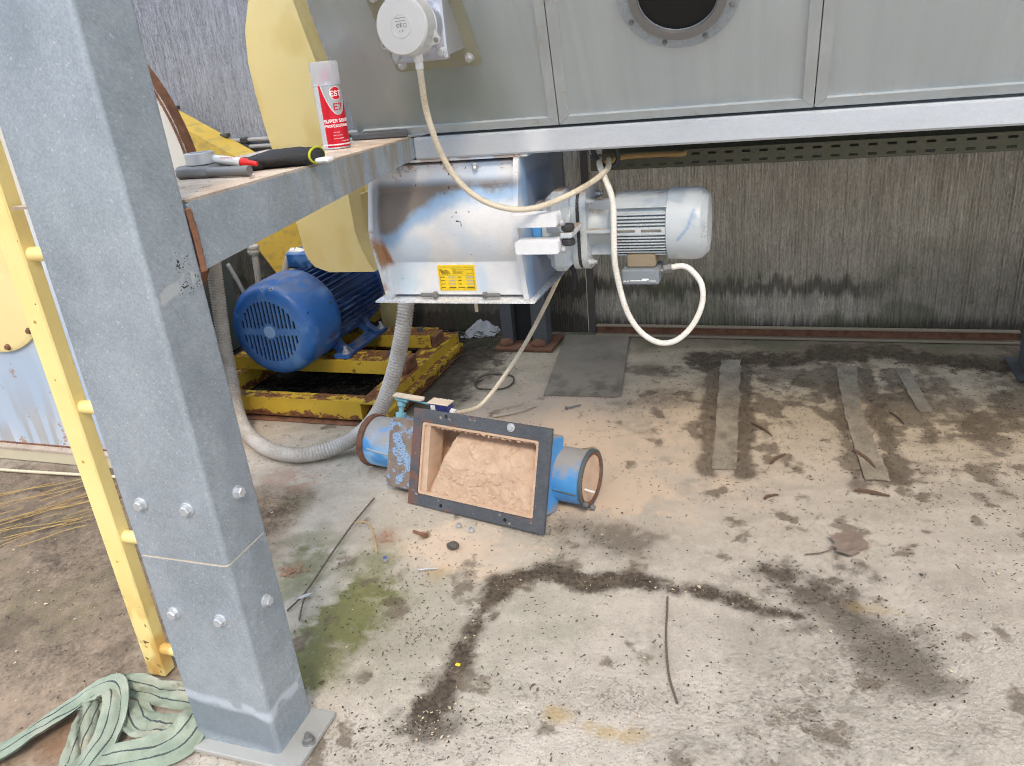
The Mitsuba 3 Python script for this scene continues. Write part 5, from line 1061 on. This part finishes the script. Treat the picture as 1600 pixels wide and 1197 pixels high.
for p0, p1, w, lb_ in (((.243, 2.148), (.335, 2.130), .013, 'longest brown wood splinter, nearest to the end of the second strip'), ((.258, 2.40), (.312, 2.295), .015, 'brown wood splinter lying across the second mortar strip'), ((.008, 2.27), (.052, 2.345), .012, 'brown wood splinter between the two mortar strips'),
                       ((-.005, 2.058), (.033, 2.088), .012, 'small wood chip in front of the gap between the strips'), ((-.06, 2.56), (.01, 2.47), .007, 'thin wood splinter beside the right edge of the first strip'), ((.395, 2.70), (.43, 2.61), .007, 'thin dark splinter beside the third mortar strip')):
    single('wood_splinter', chip(p0, p1, w), 'mat_wood', lb_, 'wood splinter', 'wood splinters on the floor', smooth=False)
single('tan_lath', tube([(-.997, 2.49, .005), (-.91, 2.545, .007), (-.862, 2.61, .004)], .0045, 6, 4), 'mat_pvc_tan', 'longer bent tan lath on the floor behind the tee flange', 'lath', 'tan laths on the floor', smooth=True)
single('tan_lath', tube([(-1.02, 2.545, .004), (-.96, 2.59, .006), (-.92, 2.62, .004)], .003, 6, 4), 'mat_pvc_tan', 'shorter tan lath on the floor behind the sensor cable', 'lath', 'tan laths on the floor', smooth=True)
single('old_screw', cat([cyl((-.735, 2.60, .004), (-.69, 2.635, .004), .0032, 8), cyl((-.74, 2.596, .005), (-.734, 2.601, .005), .0065, 10)]), 'mat_grey_steel', 'grey screw on the powdered floor in front of the cover plate', 'screw')
tws = []
for k in range(70):
    c = A([-1.42, 3.28]) + rng.normal(0, 1, 2) * [.16, .13]; a = rng.random() * 6.28; L = rng.uniform(.04, .16); d2 = A([math.cos(a), math.sin(a)]) * L / 2
    tws.append(tube(wig((*(c - d2), rng.uniform(.003, .025)), (*(c + d2), rng.uniform(.003, .03)), 4, .008), rng.uniform(.0012, .0026), 5, 3))
single('twig_litter', cat(tws), 'mat_twig', 'heap of dark twigs behind the yellow base frame', 'twigs', kind='stuff', smooth=True)
# leaf: crumpled sheet
lg = np.linspace(-1, 1, 26); LX, LY2 = np.meshgrid(lg, lg); msk = (np.abs(LX) + .55 * np.abs(LY2) + .35 * (meshkit.noise(np.stack([LX * 5, LY2 * 5, LX * 0], -1)) - .5) < .98)
LZ = .010 + .011 * meshkit.fbm(np.stack([LX * 2.2, LY2 * 2.2, LX * 0 + 2], -1), 3) + .004 * np.abs(LX)
LV = np.stack([.208 + .062 * LX * .8 + .02 * LY2, 1.865 + .052 * LY2 - .02 * LX, LZ - .008], -1).reshape(-1, 3); LF = []
for i in range(25):
    for j in range(25):
        if msk[i, j] and msk[i + 1, j] and msk[i, j + 1] and msk[i + 1, j + 1]: LF.append([i * 26 + j, i * 26 + j + 1, i * 26 + j + 27, i * 26 + j + 26])
lf = thing('dry_leaf', 'crumpled grey-brown dry leaf on the pale concrete', 'leaf')
part(lf, 'blade', (LV, A(LF)), 'mat_leaf', True); part(lf, 'stalk', tube([(.175, 1.84, .005), (.14, 1.81, .006), (.10, 1.80, .003)], .0018, 6, 5), 'mat_twig')
# rag behind the skid
rg = np.linspace(-1, 1, 34); RX, RY = np.meshgrid(rg, rg); RZ = .05 * np.clip(1 - RX**2 - RY**2, 0, 1) * (.5 + meshkit.fbm(np.stack([RX * 3, RY * 3, RX * 0], -1), 4)) + .02 * meshkit.fbm(np.stack([RX * 9, RY * 9, RX * 0], -1), 2) - .008
nR = 34; RF = [[i * nR + j, i * nR + j + 1, (i + 1) * nR + j + 1, (i + 1) * nR + j] for i in range(nR - 1) for j in range(nR - 1)]
single('crumpled_rag', (np.stack([-1.385 + .085 * RX, 3.46 + .10 * RY + .02 * RX, RZ], -1).reshape(-1, 3), A(RF)), 'mat_paper', 'crumpled pale rag on the floor by the stub column', 'rag', smooth=True)
# black sheet of debris behind the skid
kk = 40; qx, qy = np.meshgrid(np.linspace(0, 1, kk), np.linspace(0, 1, kk)); qz = .05 * meshkit.fbm(np.stack([qx * 7, qy * 5, qx * 0], -1), 4) * np.sin(qx * np.pi) * np.sin(qy * np.pi) - .003
single('oily_sheet', (np.stack([-1.85 + .42 * qx, 3.24 + .20 * qy, qz * 1.6], -1).reshape(-1, 3), A([[i * kk + j, i * kk + j + 1, (i + 1) * kk + j + 1, (i + 1) * kk + j] for i in range(kk - 1) for j in range(kk - 1)])), 'mat_black', 'black crumpled oily sheet behind the motor base frame', 'plastic sheet', smooth=True)
fe = thing('feather', 'small pale grey feather beside the dark twig near the post', 'feather')
put(fe, extr(Polygon([(0, 0), (.012, .006), (.03, .007), (.042, .002), (.03, -.004), (.012, -.005)]), .0015, (-1.150, 1.362, .006), (.75, .66, .05), (-.66, .75, 0.1)), 'mat_paper', False)
# straw on the earth at the left
sws = []
for k in range(34):
    a = rng.normal(.85, .22); L = rng.uniform(.08, .30); c = A([rng.uniform(-2.5, -2.05), rng.uniform(1.42, 1.76)]); d2 = A([math.cos(a), math.sin(a)]) * L / 2
    sws.append(tube(wig((*(c - d2), rng.uniform(.003, .012)), (*(c + d2), rng.uniform(.003, .012)), 4, .008), rng.uniform(.0009, .0018), 5, 4))
single('straw_litter', cat(sws), 'mat_straw', 'loose brown straw on the earth left of the ladder', 'straw', kind='stuff', smooth=True)
# crumbs, grit
def scatter(spec, s0, s1, seed):
    R = np.random.default_rng(seed); P = []
    for s in spec:
        if s[0] == 'b': _, cx, cy, rx, ry, n = s; q = R.normal(0, .5, (n, 2)) * [rx, ry] + [cx, cy]
        elif s[0] == 'r': _, x0, x1, y0, y1, n = s; q = R.uniform([x0, y0], [x1, y1], (n, 2))
        else:
            _, pts, w, n = s; pts = A(pts); L = np.linalg.norm(np.diff(pts, axis=0), axis=1); k = R.choice(len(L), n, p=L / L.sum()); t = R.random((n, 1)); q = pts[k] * (1 - t) + pts[k + 1] * t + R.normal(0, w, (n, 2))
        P.append(q)
    P = np.vstack(P); n = len(P); sz = s0 * (s1 / s0) ** (R.random(n) ** 1.7)
    base = A([[1, 0, 0], [-1, 0, 0], [0, 1, 0], [0, -1, 0], [0, 0, 1], [0, 0, -1]], float); F = A([[0, 2, 4], [2, 1, 4], [1, 3, 4], [3, 0, 4], [2, 0, 5], [1, 2, 5], [3, 1, 5], [0, 3, 5]])
    V = base[None] * (sz[:, None, None] * R.uniform(.5, 1.5, (n, 6, 1)) * A([1, 1, .55])); a = R.random(n) * 6.28; st = R.uniform(1, 2.2, n)
    V[:, :, 0] *= st[:, None]; c, s = np.cos(a)[:, None], np.sin(a)[:, None]; V = np.stack([V[..., 0] * c - V[..., 1] * s, V[..., 0] * s + V[..., 1] * c, V[..., 2]], -1)
    V += np.concatenate([P, (sz * .25)[:, None]], 1)[:, None, :]
    return V.reshape(-1, 3), (F[None] + 6 * np.arange(n)[:, None, None]).reshape(-1, 3)
dark = [('l', SLUDGE, .02, 500), ('b', .03, 1.71, .09, .08, 260), ('b', .14, 1.64, .16, .14, 300), ('b', .27, 1.47, .13, .13, 260), ('b', -.645, 1.06, .12, .08, 260), ('b', -.4, 1.8, .2, .12, 200), ('l', FARLINE, .06, 700), ('l', [(-.225, 3.15), (-.185, 2.2)], .022, 420), ('l', [(-.105, 3.15), (-.07, 2.2)], .022, 420),
        ('l', [(.23, 3.1), (.26, 2.2)], .03, 360), ('l', [(.34, 3.1), (.37, 2.2)], .03, 360), ('b', .5, 2.8, .45, .6, 900), ('r', -.3, 1.0, 2.0, 3.2, 700), ('b', .05, 2.7, .2, .5, 200), ('l', [(.30, 2.25), (.33, 1.95), (.36, 1.6), (.36, 1.35), (.38, 1.24)], .014, 150), ('b', -.9, 1.55, .2, .15, 160), ('b', -.78, 1.33, .09, .14, 130), ('b', -.98, 1.55, .15, .25, 130),
        ('r', -1.2, .9, 1.0, 3.1, 420), ('b', -1.2, 3.1, .25, .25, 500), ('b', -.42, 2.7, .15, .2, 120), ('b', -.85, 2.9, .05, .2, 120), ('r', -2.6, -1.35, .9, 1.85, 500), ('b', .37, 1.765, .014, .014, 26), ('r', -2.2, -1.4, 1.95, 2.35, 160), ('b', -.1, 1.25, .5, .2, 160)]
single('dirt_crumbs', scatter(dark + [], .0006, .0026, 3), 'mat_crumb', 'dark crumbs of dirt scattered over the concrete floor', 'dirt', kind='stuff', smooth=False)
pale = [('r', -1.1, .7, 1.0, 2.6, 110), ('l', SLUDGE, .02, 60), ('r', -2.4, -1.4, .9, 1.8, 110), ('b', .5, 2.7, .4, .4, 40), ('b', -.645, 1.07, .1, .06, 60)]
single('pale_grit', scatter(pale, .0009, .0038, 4), 'mat_pale_chip', 'pale grit and straw bits strewn over the floor', 'grit', kind='stuff', smooth=False)
red = [('b', -1.24, 1.475, .035, .035, 60), ('b', -1.05, 1.68, .03, .03, 30)]
single('brick_crumbs', scatter(red, .0012, .005, 5), 'mat_brick_red', 'brick-red crumbs on the mossy floor right of the post', 'rubble', kind='stuff', smooth=False)
for nm, col_, lb_, c in (('yellow_bead', 'mat_label_yellow', 'tiny yellow plastic bead in the sludge line', (-.645, 1.232)),): single(nm, box(-.006, .006, -.004, .004, 0, .006, .002).apply_translation([c[0], c[1], .002]), col_, lb_, 'bead', smooth=False)
